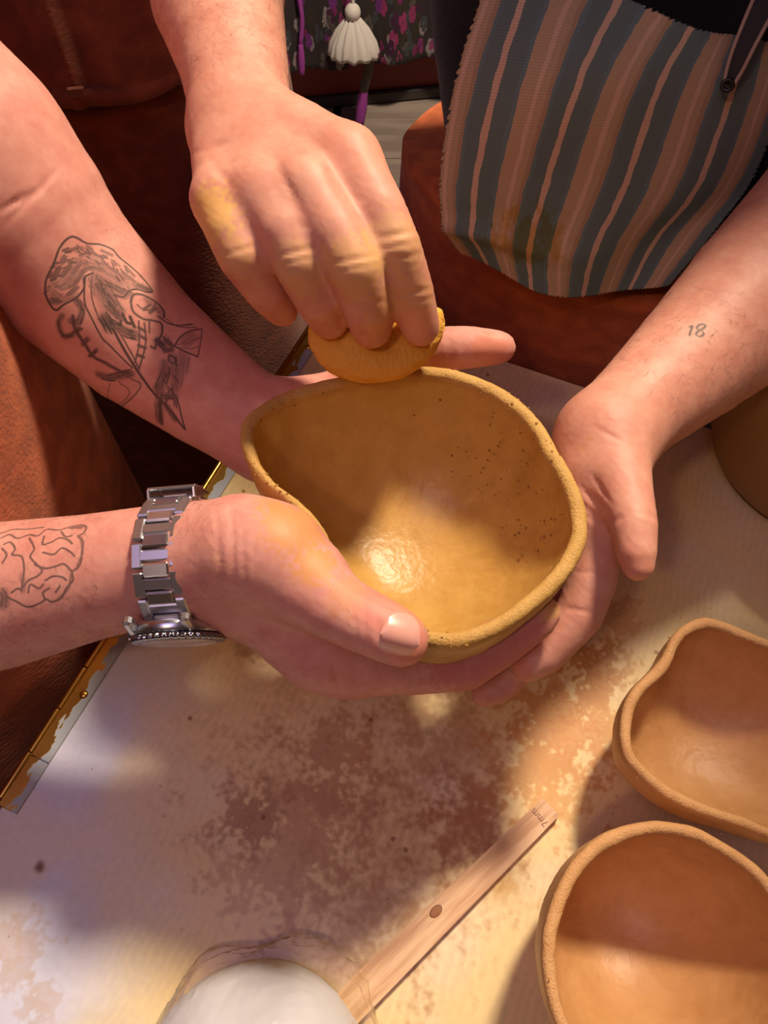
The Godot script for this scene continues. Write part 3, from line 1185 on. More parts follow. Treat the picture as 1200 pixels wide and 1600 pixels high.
func clay_pot() -> void:
	var c := Vector3(0.335, TOP + 0.0006, -0.338)
	var t := thing("pot", "large olive ochre clay pot in shadow at the back of the table", "pot", c)
	var m := mat(rgb8(150, 112, 62), 0.5)
	relief(m, noise_tex("clay_grain", 0.03, 5, 512), 0.05, 7.0)
	put("body", solid(lathe([Vector2(0.02, 0.004), Vector2(0.076, 0.004), Vector2(0.082, 0.010), Vector2(0.086, 0.022), Vector2(0.0885, 0.026), Vector2(0.0885, 0.032), Vector2(0.093, 0.06), Vector2(0.096, 0.09), Vector2(0.094, 0.12), Vector2(0.086, 0.142), Vector2(0.084, 0.15), Vector2(0.079, 0.152), Vector2(0.076, 0.148), Vector2(0.086, 0.12), Vector2(0.088, 0.09), Vector2(0.08, 0.03), Vector2(0.05, 0.012), Vector2(0.0, 0.011)], 72, c)), m, t)
	put("foot", solid(lathe([Vector2(0.0, 0.0), Vector2(0.074, 0.0), Vector2(0.077, 0.002), Vector2(0.077, 0.006), Vector2(0.0, 0.006)], 72, c)), mat(rgb8(92, 66, 36), 0.7), t)

func guide_stick() -> void:
	var h := 0.007
	var q := [[848, 1247], [874, 1274], [574, 1584], [500, 1660], [476, 1610], [555, 1522]]
	var c := PH(715, 1412, TOP)
	var t := thing("guide_stick", "flat pale wooden guide stick marked 7mm, lying on the table under the plastic bag", "stick", c)
	var g := empty()
	var lo := []
	var hi := []
	for p in q:
		var w := PH(p[0], p[1], TOP + h)
		hi.append(w)
		lo.append(Vector3(w.x, TOP + 0.0003, w.z))
	var ax: Vector3 = (hi[0] - hi[5]).normalized()
	var st := SurfaceTool.new()
	st.begin(Mesh.PRIMITIVE_TRIANGLES)
	var faces := [[hi[0], hi[1], hi[2], hi[5]], [hi[5], hi[2], hi[3], hi[4]], [lo[0], lo[1], lo[2], lo[5]], [lo[5], lo[2], lo[3], lo[4]]]
	for k in 6: faces.append([lo[k], lo[(k + 1) % 6], hi[(k + 1) % 6], hi[k]])
	var mid = (hi[0] + hi[3] + lo[0] + lo[3]) / 4.0
	for f in faces:
		var n: Vector3 = (f[2] - f[0]).cross(f[1] - f[0]).normalized()
		var fc: Vector3 = (f[0] + f[2]) / 2.0
		var order := [0, 1, 2, 0, 2, 3]
		if n.dot(fc - mid) < 0:
			n = -n
			order.reverse()
		for k in order:
			st.set_normal(n)
			st.set_uv(Vector2((f[k] - mid).dot(ax), (f[k] - mid).dot(ax.cross(Vector3.UP))))
			st.add_vertex(f[k])
	var m := mat(Color.WHITE, 0.6)
	m.albedo_texture = noise_tex("stick_wood", 0.02, 5, 512, FastNoiseLite.TYPE_SIMPLEX_SMOOTH, ramp2(rgb8(196, 150, 112), rgb8(224, 184, 146)))
	m.uv1_scale = Vector3(1.2, 14, 1)
	put("strip", st.commit(), m, t)
	# knot and pencilled thickness
	var kc := PH(681, 1424, TOP + h)
	put("knot", solid(loft([ring_of(kc + Vector3(0, 0.0001, 0), ax, ax.cross(Vector3.UP), 0.0042, 0.0026, 20), ring_of(kc + Vector3(0, 0.0004, 0), ax, ax.cross(Vector3.UP), 0.0036, 0.0021, 20)])), mat(rgb8(150, 98, 62), 0.6), t)
	var tm := TextMesh.new()
	var sf := SystemFont.new()
	sf.font_names = PackedStringArray(["Droid Sans"])
	tm.font = sf
	tm.text = "7mm"
	tm.font_size = 32
	tm.pixel_size = 0.0050 / 32.0
	tm.depth = 0.0002
	var ta := PH(854, 1287, TOP + h)
	var tb := PH(834, 1265, TOP + h)
	var dx := (tb - ta).normalized()
	put("pencil_mark", tm, mat(rgb8(128, 90, 74), 0.8), t, Transform3D(Basis(dx, Vector3.UP.cross(dx), Vector3.UP), (ta + tb) / 2.0 + Vector3(0, 0.0001, 0) + Vector3.UP.cross(dx) * 0.0006))

func wrapped_clay() -> void:
	var c := Vector3(-0.066, TOP, 0.061)
	var t := thing("clay_lump", "rounded lump of white clay wrapped in thin plastic at the front of the table", "clay", c)
	var rings := []
	for j in 26:
		var s := j / 25.0
		var ring := []
		for k in 90:
			var a := TAU * k / 90
			var r := 0.0605 * pow(maxf(1.0 - pow(s, 2.6), 0.0002), 0.5)
			var p := c + Vector3(cos(a) * r, 0.0015 + 0.058 * s, sin(a) * r)
			p += (p - c).normalized() * (0.0012 * noise.get_noise_3dv(p * 40.0) + 0.0014 * absf(noise.get_noise_3d(p.x * 60, p.z * 160, 3.0)))
			ring.append(p)
		rings.append(ring)
	var white := mat(rgb8(210, 216, 232), 0.6)
	put("lump", solid(loft(rings)), white, t)
	var film := mat(Color(0.95, 0.80, 0.55, 0.10), 0.2)
	film.transparency = BaseMaterial3D.TRANSPARENCY_ALPHA
	rings = []
	var off := c + Vector3(0.007, 0, -0.007)
	for j in 40:
		var s := j / 39.0
		var ring := []
		for k in 140:
			var a := TAU * k / 140
			var r := lerpf(0.0645, 0.0, 0.0) * pow(maxf(1.0 - pow(s, 2.0), 0.0004), 0.55)
			r *= 1.0 + 0.05 * (1.0 - s) * sin(a * 5.0 + 0.6) + 0.03 * (1.0 - s) * sin(a * 9.0 + 2.0)
			var p := off.lerp(c, s) + Vector3(cos(a) * r, 0.0006 + 0.0645 * pow(s, 0.9), sin(a) * r)
			p += (p - c).normalized() * 0.0024 * (1.0 - absf(noise.get_noise_3d(p.x * 110, p.y * 80, p.z * 110)) * 2.4) * (1.0 - 0.7 * s)
			ring.append(p)
		rings.append(ring)
	var bag := thing("plastic_bag", "crinkled clear plastic bag wrapped round the white clay lump", "bag", c)
	put("film", solid(loft(rings)), film, bag)

func sponge() -> void:
	var c := P(588, 545, 0.384)
	var t := thing("sponge", "small yellow sponge pressed on the bowl rim by the wiping hand", "sponge", c)
	var fwd := (c - CAM).normalized()
	var x := Vector3(1, 0, 0.0)
	x = (x - fwd * x.dot(fwd)).normalized()
	var y := fwd.cross(x)
	if y.dot(Vector3.UP) < 0: y = -y
	var rings := []
	for j in 36:
		var a := PI * j / 35.0
		var ring := []
		for k in 72:
			var b := TAU * k / 72
			# rounded slab: superellipsoid
			var cx := -cos(a)
			var sx := sin(a)
			var e := func(q: float, pw: float) -> float: return signf(q) * pow(absf(q), pw)
			var p := Vector3(e.call(cx, 0.8) * 0.0335, e.call(cos(b), 0.8) * pow(sx, 0.7) * 0.0165, e.call(sin(b), 0.8) * pow(sx, 0.7) * 0.0135)
			p.y += 0.010 * cx * cx + 0.0025 * cx
			var q := c + x * p.x + y * p.y + fwd * p.z
			q += (q - c).normalized() * (0.0012 * noise.get_noise_3dv(q * 150.0) - 0.0010 * maxf(0.0, noise.get_noise_3dv(q * 600.0)))
			ring.append(q)
		rings.append(ring)
	var m := mat(rgb8(222, 162, 62), 0.85)
	relief(m, noise_tex("pores", 0.06, 3, 512, FastNoiseLite.TYPE_CELLULAR), 0.08, 14.0)
	put("pad", solid(loft(rings)), m, t)

# ---------------------------------------------------------------- people
func ink_at(x: float, y: float, a: Vector3, b: Vector3, ra: float, rb: float) -> Vector2:   # where a mark drawn on the limb lies along and round it
	var ab := b - a
	var ax := ab.normalized()
	var dir := (P(x, y, 1.0) - CAM).normalized()
	var s := 0.25
	var q := CAM
	for k in 40:
		q = CAM + dir * s
		var t := clampf((q - a).dot(ab) / ab.length_squared(), 0, 1)
		var d := (q - a - ab * t).length() - lerpf(ra, rb, t)
		s += d
		if absf(d) < 0.0002 or s > 0.9: break
	var toward := (CAM - (a + b) / 2.0)
	toward = (toward - ax * toward.dot(ax)).normalized()
	var side := ax.cross(toward)
	if side.dot(P(600, 900, 0.4) - P(600, 800, 0.4)) < 0.0: side = -side
	var r := q - a
	return Vector2(clampf(r.dot(ab) / ab.length_squared(), 0.01, 0.99), 0.5 + atan2(r.dot(side), r.dot(toward)) / TAU)

func draw_ink(mask: PackedFloat32Array, w: int, h: int, u0: int, uw: int, limb: Array, lines: Array, origin: Vector2, zoom: float) -> void:
	for l in lines:                                           # [width, darkness, softness, x, y, x, y, ...]
		var pts := []
		var k := 3
		while k < l.size():
			var q := ink_at(origin.x + l[k] / zoom, origin.y + l[k + 1] / zoom, limb[0], limb[1], limb[2], limb[3])
			pts.append(Vector2(u0 + q.x * uw, q.y * h))
			k += 2
		var fine := pts
		if pts.size() > 2:
			fine = []
			for e in pts.size() * 4 + 1: fine.append(along(pts, e / float(pts.size() * 4)))
		if l[0] < 5:
			stroke(mask, w, h, fine, l[0] * 1.05, l[1], l[2])
			continue
		stroke(mask, w, h, fine, l[0] * 1.0, l[1] * 0.55, l[0] * 0.7)     # a wash, then hatching over it
		var n: int = fine.size()
		for q in int(3 + l[0] * 1.6):
			var s0 := rng.randi_range(0, maxi(0, n - 3))
			var s1 := mini(n - 1, s0 + rng.randi_range(2, maxi(2, n / 2)))
			var off = Vector2(rng.randf_range(-1, 1), rng.randf_range(-1, 1)) * l[0] * 0.95
			stroke(mask, w, h, fine.slice(s0, s1 + 1).map(func(z): return z + off), rng.randf_range(0.9, 2.2), l[1] * rng.randf_range(0.7, 1.1), 1.3)

# trousers and shoes under the aprons, standing on the floor
func legs(parent: Node, hip: Vector3, right: Vector3, front: Vector3) -> void:
	for s in [-1, 1]:
		var a = hip + right * 0.09 * s
		var foot := Vector3(a.x, 0.06, a.z)
		var rings := []
		for q in [[0.0, 0.088], [0.2, 0.085], [0.5, 0.068], [0.8, 0.058], [1.0, 0.06]]:
			rings.append(ring_of(a.lerp(foot, q[0]), right, front, q[1], q[1] * 1.05, 24))
		put("trouser_leg", solid(loft(rings)), M.trousers, parent)
		rings = []
		for q in [[-0.08, 0.03, 0.035], [-0.06, 0.042, 0.05], [0.0, 0.045, 0.05], [0.08, 0.048, 0.04], [0.14, 0.045, 0.032], [0.18, 0.03, 0.022]]:
			var cc = Vector3(foot.x, 0.0, foot.z) + front * q[0]
			var ring := []
			for k in 20:
				var an := TAU * k / 20
				ring.append(cc + right * cos(an) * q[1] + Vector3(0, maxf(q[2] + sin(an) * q[2], 0.001), 0))
			rings.append(ring)
		put("shoe", solid(loft(rings)), M.black_cloth, parent)

# apron skirt: elliptical tube with folds
func skirt(c: Vector3, right: Vector3, front: Vector3, rx: float, ry: float, y0: float, y1: float, folds: float, phase: float, flare := 0.25) -> Dictionary:
	var rings := []
	var n := 120
	var outer := []
	for j in 30:
		var s := j / 29.0
		var ring := []
		for k in n:
			var a := TAU * k / n
			var f := 1.0 + flare * s * 0.5 + folds * (0.3 + s) * (0.55 * sin(a * 7.0 + phase + s) + 0.45 * sin(a * 12.0 - phase * 2.0 + 1.5 * s)) + 0.5 * folds * sin(s * 9.0 + a * 2.0)
			var p := c + right * cos(a) * rx * f + front * sin(a) * ry * f
			p.y = lerpf(y0, y1, s) + 0.01 * sin(a * 3.0 + phase) * (1.0 - s)
			ring.append(p)
		outer.append(ring)
	rings = outer.duplicate()
	rings.reverse()
	var g := loft(rings)
	return g

func bystander() -> void:
	var c := Vector3(-0.27, 0.0, -0.70)
	var t := thing("person", "person standing in shadow behind the tattooed forearm, in a terracotta apron darkened for shade", "person", c)
	var right := Vector3(0.94, 0, 0.34)
	var front := Vector3(-0.34, 0, 0.94)
	front = Vector3(0.17, 0, 0.985)
	right = Vector3(0.985, 0, -0.17)
	legs(t, c + Vector3(0, 0.72, 0), right, front)
	# torso under the bib
	var g := limbs([[0, [[c + Vector3(-0.07, 0.78, 0.0), 0.10], [c + Vector3(-0.07, 1.05, 0.0), 0.115], [c + Vector3(-0.06, 1.30, 0.0), 0.10]]], [0, [[c + Vector3(0.07, 0.78, 0.0), 0.10], [c + Vector3(0.07, 1.05, 0.0), 0.115], [c + Vector3(0.06, 1.30, 0.0), 0.10]]],
		[0, [[c + Vector3(-0.12, 1.30, 0), 0.075], [c + Vector3(-0.22, 1.12, 0.02), 0.06], [c + Vector3(-0.24, 0.92, 0.05), 0.05]]], [0, [[c + Vector3(0.12, 1.30, 0), 0.075], [c + Vector3(0.17, 1.12, -0.10), 0.055], [c + Vector3(0.10, 0.96, -0.15), 0.045]]]], 0.01, 80.0)
	put("shirt", solid(g), M.black_cloth, t)
	put("apron_skirt", solid(skirt(c, right, front, 0.175, 0.145, 0.905, 0.36, 0.035, 0.4)), M.dark_terracotta, t)
	# bib: a curved panel with raised seams
	var net := []
	for row in [[1.22, 0.118, 0.11], [1.1, 0.122, 0.128], [0.98, 0.135, 0.142], [0.90, 0.15, 0.15]]:
		var line := []
		for k in 7:
			var a := lerpf(-1.15, 1.15, k / 6.0)
			line.append(c + right * sin(a) * row[1] * 1.06 + front * (row[2] * (0.35 + 0.65 * cos(a))) + Vector3(0, row[0], 0))
		net.append(line)
	var bend := func(u, v):
		var b := 0.0
		for s in [0.16, 0.36, 0.55, 0.78]: b += 0.006 * exp(-pow((u - s) / 0.02, 2)) - 0.003 * exp(-pow((u - s - 0.05) / 0.03, 2))
		return b + 0.004
	put("apron_bib", solid(sheet(net, 140, 30, 0.004, bend)), M.dark_terracotta, t)
	# rolled waistband with its small buckle
	var belt := []
	for k in 33:
		var a := lerpf(-0.35, PI + 0.35, k / 32.0)
		belt.append(c + right * cos(a) * 0.182 + front * sin(a) * 0.152 + Vector3(0, 0.905 + 0.004 * sin(a * 9.0), 0))
	put("waistband", solid(tube(belt, 0.007, 10, 90)), M.dark_terracotta, t)
	var bp := c + right * 0.02 + front * 0.163 + Vector3(0, 0.917, 0)
	put("buckle", block(Vector3(0.012, 0.008, 0.003), 0.001), mat(rgb8(110, 58, 32), 0.6), t, Transform3D(Basis(right, Vector3.UP, front), bp))

func person_left() -> void:
	var c := Vector3(-0.345, 0, -0.245)
	var t := thing("person", "person with tattooed forearms and terracotta apron, supporting the held bowl from the left", "person", c)
	legs(t, c + Vector3(0, 0.72, 0), E2, E1)
	# far arm (tattooed) with the hand under the bowl, near arm with the watch
	var far_arm := limbs([
		[0, [[-370, -70, 0.35, 185], [-60, 250, 0.40, 168]]],
		[0, [[-60, 250, 0.40, 168], [20, 335, 0.415, 150], [100, 420, 0.43, 125], [215, 530, 0.445, 104], [320, 610, 0.455, 87], [420, 680, 0.46, 72]]],
		[0, [[420, 680, 0.46, 72], [520, 700, 0.475, 78], [600, 690, 0.48, 72]]],
		[0, [[430, 660, 0.458, 66], [530, 640, 0.462, 60], [580, 610, 0.455, 50]]],
		[1, [[560, 620, 0.455, 50], [640, 562, 0.435, 40], [700, 545, 0.421, 35], [735, 543, 0.418, 33], [772, 543, 0.415, 28], [782, 543, 0.415, 25]]],
		[2, [[600, 660, 0.48, 46], [690, 680, 0.475, 38], [760, 720, 0.46, 32], [800, 760, 0.45, 26]]],
		[3, [[600, 700, 0.485, 46], [690, 740, 0.478, 36], [760, 790, 0.46, 30], [790, 820, 0.45, 26]]],
		[4, [[580, 740, 0.485, 44], [660, 800, 0.475, 34], [720, 850, 0.46, 28]]],
		[5, [[540, 760, 0.48, 40], [600, 830, 0.47, 31], [650, 880, 0.46, 26]]]], 0.0021)
	crease(far_arm, [[0, 330, 50, 300, 5, 1.6], [10, 350, 90, 265, 4, 1.2], [700, 520, 702, 572, 3, 0.7], [722, 516, 724, 570, 3, 0.5]])
	var near_arm := limbs([
		[0, [[-360, 1010, 0.36, 150], [-240, 975, 0.40, 130]]],
		[0, [[-240, 975, 0.40, 130], [0, 930, 0.386, 115], [150, 900, 0.374, 98], [255, 880, 0.366, 92], [315, 878, 0.36, 90]]],
		[0, [[315, 872, 0.354, 82], [375, 858, 0.345, 86], [430, 868, 0.342, 82], [475, 905, 0.339, 66]]],
		[0, [[315, 890, 0.36, 86], [420, 932, 0.362, 78], [500, 1000, 0.366, 78], [548, 1034, 0.369, 55]]],
		[0, [[P(330, 900, 0.37), 0.0255], [Vector3(-0.062, 0.872, -0.160), 0.022], [Vector3(-0.052, 0.868, -0.184), 0.018]]],
		[1, [[405, 865, 0.343, 78], [470, 905, 0.338, 64], [520, 945, 0.330, 55], [566, 969, 0.324, 51], [615, 992, 0.319, 47], [627, 999, 0.318, 43.5]]],
		[2, [[530, 1022, 0.368, 62], [640, 1043, 0.371, 43], [725, 1036, 0.373, 43], [785, 1002, 0.371, 38], [838, 967, 0.367, 32], [851, 957, 0.366, 26]]],
		[3, [[Vector3(-0.046, 0.873, -0.146), 0.0165], [Vector3(0.005, 0.857, -0.140), 0.0135], [Vector3(0.044, 0.860, -0.148), 0.012], [Vector3(0.065, 0.869, -0.155), 0.009]]],
		[4, [[Vector3(-0.052, 0.868, -0.178), 0.0165], [Vector3(0.001, 0.844, -0.180), 0.0135], [Vector3(0.053, 0.852, -0.181), 0.009]]],
		[5, [[Vector3(-0.054, 0.870, -0.200), 0.015], [Vector3(-0.008, 0.847, -0.213), 0.012], [Vector3(0.035, 0.848, -0.213), 0.009]]]], 0.0017)
	crease(near_arm, [[338, 800, 345, 930, 4, 1.0], [362, 790, 366, 940, 4, 1.1], [378, 810, 382, 930, 3, 0.9], [395, 820, 398, 900, 3, 0.5],
		[552, 930, 556, 1010, 4, 0.6], [566, 930, 572, 1015, 3, 0.5], [540, 925, 545, 1000, 3, 0.4],
		[592, 970, 596, 1020, 4, 0.9], [534, 1084, 520, 1040, 4, 1.2], [800, 960, 812, 1015, 3, 0.6], [722, 1002, 728, 1075, 3, 0.6]])
	var base := lin(216, 156, 140)
	var red := lin(198, 128, 116)
	var clay := lin(206, 142, 78)
	paint(far_arm, base, red, [[770, 545, 0.40, 42, lin(206, 120, 84), 0.6], [720, 545, 0.40, 30, lin(206, 130, 110), 0.4]])
	paint(near_arm, base, red, [[455, 830, 0.33, 58, clay, 0.75, 0.5], [490, 890, 0.325, 40, clay, 0.8, 0.5], [420, 800, 0.335, 30, clay, 0.5, 0.5], [545, 935, 0.32, 40, clay, 0.4, 0.6], [640, 960, 0.318, 30, clay, 0.4, 0.5],
		[590, 960, 0.318, 45, lin(214, 130, 112), 0.5], [640, 1015, 0.31, 40, lin(216, 132, 116), 0.6], [760, 1010, 0.36, 110, lin(190, 100, 96), 0.6], [860, 945, 0.36, 26, lin(214, 158, 104), 0.95, 0.3], [380, 1000, 0.36, 40, lin(196, 150, 96), 0.4, 0.6], [355, 880, 0.33, 34, lin(206, 158, 112), 0.45, 0.7]])
	# tattoos
	var fa := [P(20, 335, 0.415), P(420, 680, 0.46), 0.0515, 0.0274]
	var na := [P(-240, 975, 0.40), P(255, 880, 0.366), 0.043, 0.0279]
	wrap_uv(far_arm, fa[0], fa[1], 0.02, 0.48)
	wrap_uv(near_arm, na[0], na[1], 0.52, 0.98)
	var w := 2048
	var h := 1024
	var mask := PackedFloat32Array()
	mask.resize(w * h)
	var u0 := int(0.02 * w)
	var uw := int(0.46 * w)
	draw_ink(mask, w, h, u0, uw, fa, [
		# shaggy hunched back and head
		[16, 0.30, 12, 220, 340, 270, 290, 330, 240, 400, 225, 480, 260, 560, 300], [10, 0.35, 7, 200, 390, 240, 420, 290, 390], [10, 0.35, 7, 600, 290, 650, 305], [7, 0.42, 5, 330, 215, 380, 250, 440, 250], [7, 0.4, 5, 260, 330, 300, 300],
		[12, 0.4, 7, 380, 300, 420, 400, 450, 470], [10, 0.32, 7, 690, 600, 720, 560], [9, 0.32, 6, 640, 360, 690, 400, 720, 430], [16, 0.25, 12, 800, 560, 850, 520], [9, 0.35, 6, 560, 345, 520, 365, 480, 350],
		[2.2, 0.7, 1.4, 165, 385, 172, 325, 212, 245, 250, 162, 310, 108, 380, 126, 450, 121, 510, 140, 535, 170, 592, 210, 640, 252, 684, 310, 655, 322, 600, 318, 560, 335, 525, 372, 480, 366],
		[2.2, 0.75, 1.4, 165, 385, 180, 430, 212, 466, 245, 440, 300, 405, 340, 352, 345, 300, 392, 270],
		[6, 0.5, 4, 205, 350, 240, 362, 300, 330, 350, 262, 400, 240, 470, 265, 520, 300], [5, 0.5, 4, 250, 240, 262, 210], [4, 0.45, 3, 300, 170, 330, 158], [4, 0.45, 3, 340, 190, 375, 172], [4, 0.45, 3, 400, 170, 440, 182], [4, 0.4, 3, 420, 215, 470, 215], [4, 0.45, 3, 480, 230, 530, 262], [5, 0.45, 3, 540, 240, 600, 280],
		[7, 0.55, 5, 610, 300, 670, 312], [6, 0.5, 4, 245, 300, 285, 250], [5, 0.5, 4, 215, 300, 232, 262], [5, 0.45, 3, 290, 290, 330, 235], [6, 0.6, 4, 190, 425, 225, 428], [5, 0.5, 4, 270, 390, 310, 350], [8, 0.5, 5, 430, 285, 520, 340, 570, 352], [4, 0.4, 3, 560, 210, 600, 250], [4, 0.4, 3, 450, 150, 500, 165], [4, 0.4, 3, 380, 140, 400, 150],
		# body, leg and dark side
		[1.8, 0.7, 1.2, 350, 300, 338, 420, 368, 500, 412, 585, 440, 612, 520, 690, 545, 712], [1.6, 0.6, 1.2, 385, 285, 372, 380, 390, 470, 430, 560],
		[13, 0.65, 6, 410, 290, 440, 350, 470, 400, 500, 450], [9, 0.6, 5, 430, 300, 500, 335, 560, 345], [8, 0.55, 4, 440, 430, 500, 490],
		[15, 0.8, 4, 425, 490, 450, 530], [13, 0.75, 4, 455, 520, 510, 545, 565, 560], [4, 0.7, 2, 510, 460, 525, 500, 545, 505], [4, 0.7, 2, 545, 470, 560, 520],
		[3, 0.75, 2, 460, 540, 500, 620, 560, 715, 640, 815, 700, 870, 785, 960], [2, 0.6, 2, 480, 540, 540, 650, 575, 720],
		# rope and hoof on the left
		[8, 0.7, 4, 300, 415, 325, 460, 308, 518, 280, 510], [7, 0.65, 4, 240, 490, 228, 525, 255, 575, 290, 570], [4, 0.6, 3, 285, 490, 300, 550, 340, 605, 385, 660, 440, 690, 520, 735], [5, 0.6, 2, 295, 560, 318, 545], [5, 0.6, 2, 335, 610, 352, 590], [5, 0.6, 2, 370, 655, 392, 635],
		[10, 0.75, 4, 420, 725, 470, 742, 540, 735], [2, 0.5, 1.5, 540, 750, 575, 810, 602, 880], [1.6, 0.4, 1.5, 500, 760, 545, 820, 590, 870], [1.6, 0.35, 1.5, 470, 760, 520, 820],
		# ladder and ribbons
		[2, 0.65, 1.5, 585, 485, 575, 600, 555, 690], [2, 0.65, 1.5, 612, 490, 605, 600, 575, 712], [4, 0.6, 2, 580, 520, 610, 535], [4, 0.6, 2, 578, 560, 608, 575], [4, 0.6, 2, 572, 610, 602, 620], [4, 0.6, 2, 565, 655, 592, 665],
		[3, 0.65, 2, 560, 390, 580, 350, 630, 342, 690, 365, 725, 400, 720, 440], [3, 0.6, 2, 560, 390, 565, 440, 610, 470, 660, 470, 700, 480, 690, 540, 660, 575, 650, 615, 630, 610], [2, 0.6, 1.5, 590, 400, 620, 420, 660, 410, 690, 375], [4, 0.55, 3, 620, 420, 660, 385], [4, 0.55, 3, 650, 430, 690, 395], [2, 0.55, 1.5, 640, 470, 630, 540],
		[2.4, 0.65, 1.5, 690, 440, 740, 470, 800, 470, 860, 455], [1.6, 0.55, 1.2, 730, 445, 790, 480, 880, 470],
		# fan shaped sail, lamp, cloak
		[2, 0.65, 1.5, 745, 590, 790, 530, 850, 490, 905, 475], [2.4, 0.65, 1.5, 745, 590, 800, 612, 855, 628], [1.4, 0.4, 1.2, 760, 580, 820, 560, 890, 520], [1.4, 0.4, 1.2, 770, 595, 830, 590, 880, 565], [2, 0.5, 1.5, 905, 475, 885, 545, 855, 628],
		[9, 0.7, 4, 665, 575, 690, 600], [7, 0.6, 3, 700, 560, 735, 590], [3, 0.6, 2, 715, 640, 745, 655, 735, 680, 710, 670, 715, 640], [5, 0.6, 3, 690, 620, 735, 610],
		[14, 0.6, 8, 690, 690, 680, 750, 660, 800], [16, 0.4, 10, 740, 650, 740, 740, 725, 800], [18, 0.3, 10, 780, 640, 760, 720], [11, 0.7, 5, 665, 790, 670, 850, 690, 920], [2.2, 0.7, 1.5, 740, 840, 760, 900, 788, 962], [10, 0.6, 5, 690, 830, 730, 830], [8, 0.5, 5, 700, 870, 745, 925]], Vector2(0, 320), 2.727)
	# fur of the hunched back and dark cloth below, in many short dabs
	var fur := []
	var back := [Vector2(185, 400), Vector2(200, 330), Vector2(250, 240), Vector2(320, 175), Vector2(420, 180), Vector2(520, 230), Vector2(620, 300)]
	for q in 70:
		var f := rng.randf()
		var p: Vector2 = along(back, f)
		var d: Vector2 = (along(back, minf(f + 0.05, 1.0)) - p).normalized()
		p += Vector2(-d.y, d.x) * rng.randf_range(-34, 48)
		var e := p + d.rotated(rng.randf_range(0.2, 0.9)) * rng.randf_range(12, 30)
		fur.append([rng.randf_range(1.2, 3.4), rng.randf_range(0.3, 0.62), 1.6, p.x, p.y, e.x, e.y])
	for q in 60:
		var p := Vector2(rng.randf_range(400, 500), 0)
		p.y = 290 + (p.x - 400) * 1.9 + rng.randf_range(-35, 35)
		if q % 2: p = Vector2(rng.randf_range(672, 745), rng.randf_range(640, 880))
		var e := p + Vector2(rng.randf_range(-6, 14), rng.randf_range(12, 40))
		fur.append([rng.randf_range(1.2, 3.0), rng.randf_range(0.35, 0.7), 1.5, p.x, p.y, e.x, e.y])
	draw_ink(mask, w, h, u0, uw, fa, fur, Vector2(0, 320), 2.727)
	var brain := []
	for l in [[0, 350, 40, 335, 75, 352, 130, 335, 170, 340, 215, 310, 270, 312, 330, 296, 380, 290, 400, 302, 385, 330, 358, 342], [358, 342, 382, 372, 378, 410, 372, 470, 352, 500, 328, 520, 332, 560, 300, 600, 280, 645, 235, 668, 205, 655, 180, 672, 120, 692, 62, 662, 20, 640, 0, 600], [10, 380, 40, 370, 60, 400, 45, 430, 90, 440, 100, 500, 95, 550, 90, 600], [130, 350, 150, 400, 130, 440, 160, 480, 185, 510, 160, 540, 120, 560, 90, 600], [200, 340, 190, 380, 230, 370, 270, 350, 310, 360, 330, 380],
			[190, 420, 240, 430, 280, 400, 320, 420, 340, 440], [150, 480, 200, 500, 250, 490, 290, 480, 330, 520], [200, 560, 240, 540, 280, 545, 300, 560], [120, 620, 130, 580, 170, 600, 190, 580], [200, 655, 190, 620, 220, 600], [250, 620, 270, 590], [0, 400, 20, 430, 0, 470], [40, 620, 70, 600, 90, 610], [280, 320, 300, 345, 330, 340], [0, 330, 60, 312, 120, 310, 200, 300]]:
		brain.append([2.3, 0.55, 1.8] + l)
	brain.append_array([[7, 0.4, 5, 90, 540, 100, 580, 95, 610], [6, 0.4, 4, 330, 300, 385, 300], [12, 0.55, 8, 0, 620, 10, 660, 0, 680], [3, 0.4, 3, 372, 350, 380, 420, 350, 505], [3, 0.4, 3, 325, 530, 310, 600, 260, 660]])
	draw_ink(mask, w, h, int(0.52 * w), uw, na, brain, Vector2(0, 720), 3.0)
	var body := empty()
	join(body, far_arm)
	join(body, near_arm)
	# trunk and neck under the clothes
	var trunk := limbs([[0, [[c + Vector3(-0.03, 0.74, -0.05), 0.09], [c + Vector3(-0.03, 1.2, -0.06), 0.10]]], [0, [[c + Vector3(-0.06, 0.74, 0.06), 0.09], [c + Vector3(-0.07, 1.2, 0.06), 0.10]]]], 0.012, 80.0)
	paint(trunk, base, red, [])
	wrap_uv(trunk, fa[0], fa[0] + Vector3(0, 0, 0.0001), 0.5, 0.5)
	join(body, trunk)
	put("body", solid(body, true), skin_mat(ink_texture(mask, w, h, Vector3(0.20, 0.28, 0.31))), t)
	var shirt := limbs([[0, [[c + Vector3(-0.03, 0.76, -0.06), 0.105], [c + Vector3(-0.04, 1.2, -0.07), 0.112]]], [0, [[c + Vector3(-0.06, 0.76, 0.06), 0.105], [c + Vector3(-0.08, 1.2, 0.07), 0.112]]]], 0.01, 80.0)
	put("shirt", solid(shirt), M.black_cloth, t)
	put("apron", solid(skirt(c, E2, E1, 0.172, 0.142, 1.12, 0.34, 0.028, 2.2, 0.12)), M.terracotta, t)
	# nails
	var tn := P(626, 1001, 0.2835)
	nail(t, tn, CAM - tn + Vector3(0.05, -0.02, 0.12), P(668, 1012, 0.286) - tn, 0.0165, 0.0155, M.nail, "broad pale thumbnail")
	# hair on the forearms
	var hair := empty()
	join(hair, hairs(near_arm, P(-20, 930, 0.386), P(205, 890, 0.37), 0.06, 1000, P(200, 930, 0.37) - P(100, 900, 0.37), 0.0055, (CAM - P(150, 900, 0.37)).normalized()))
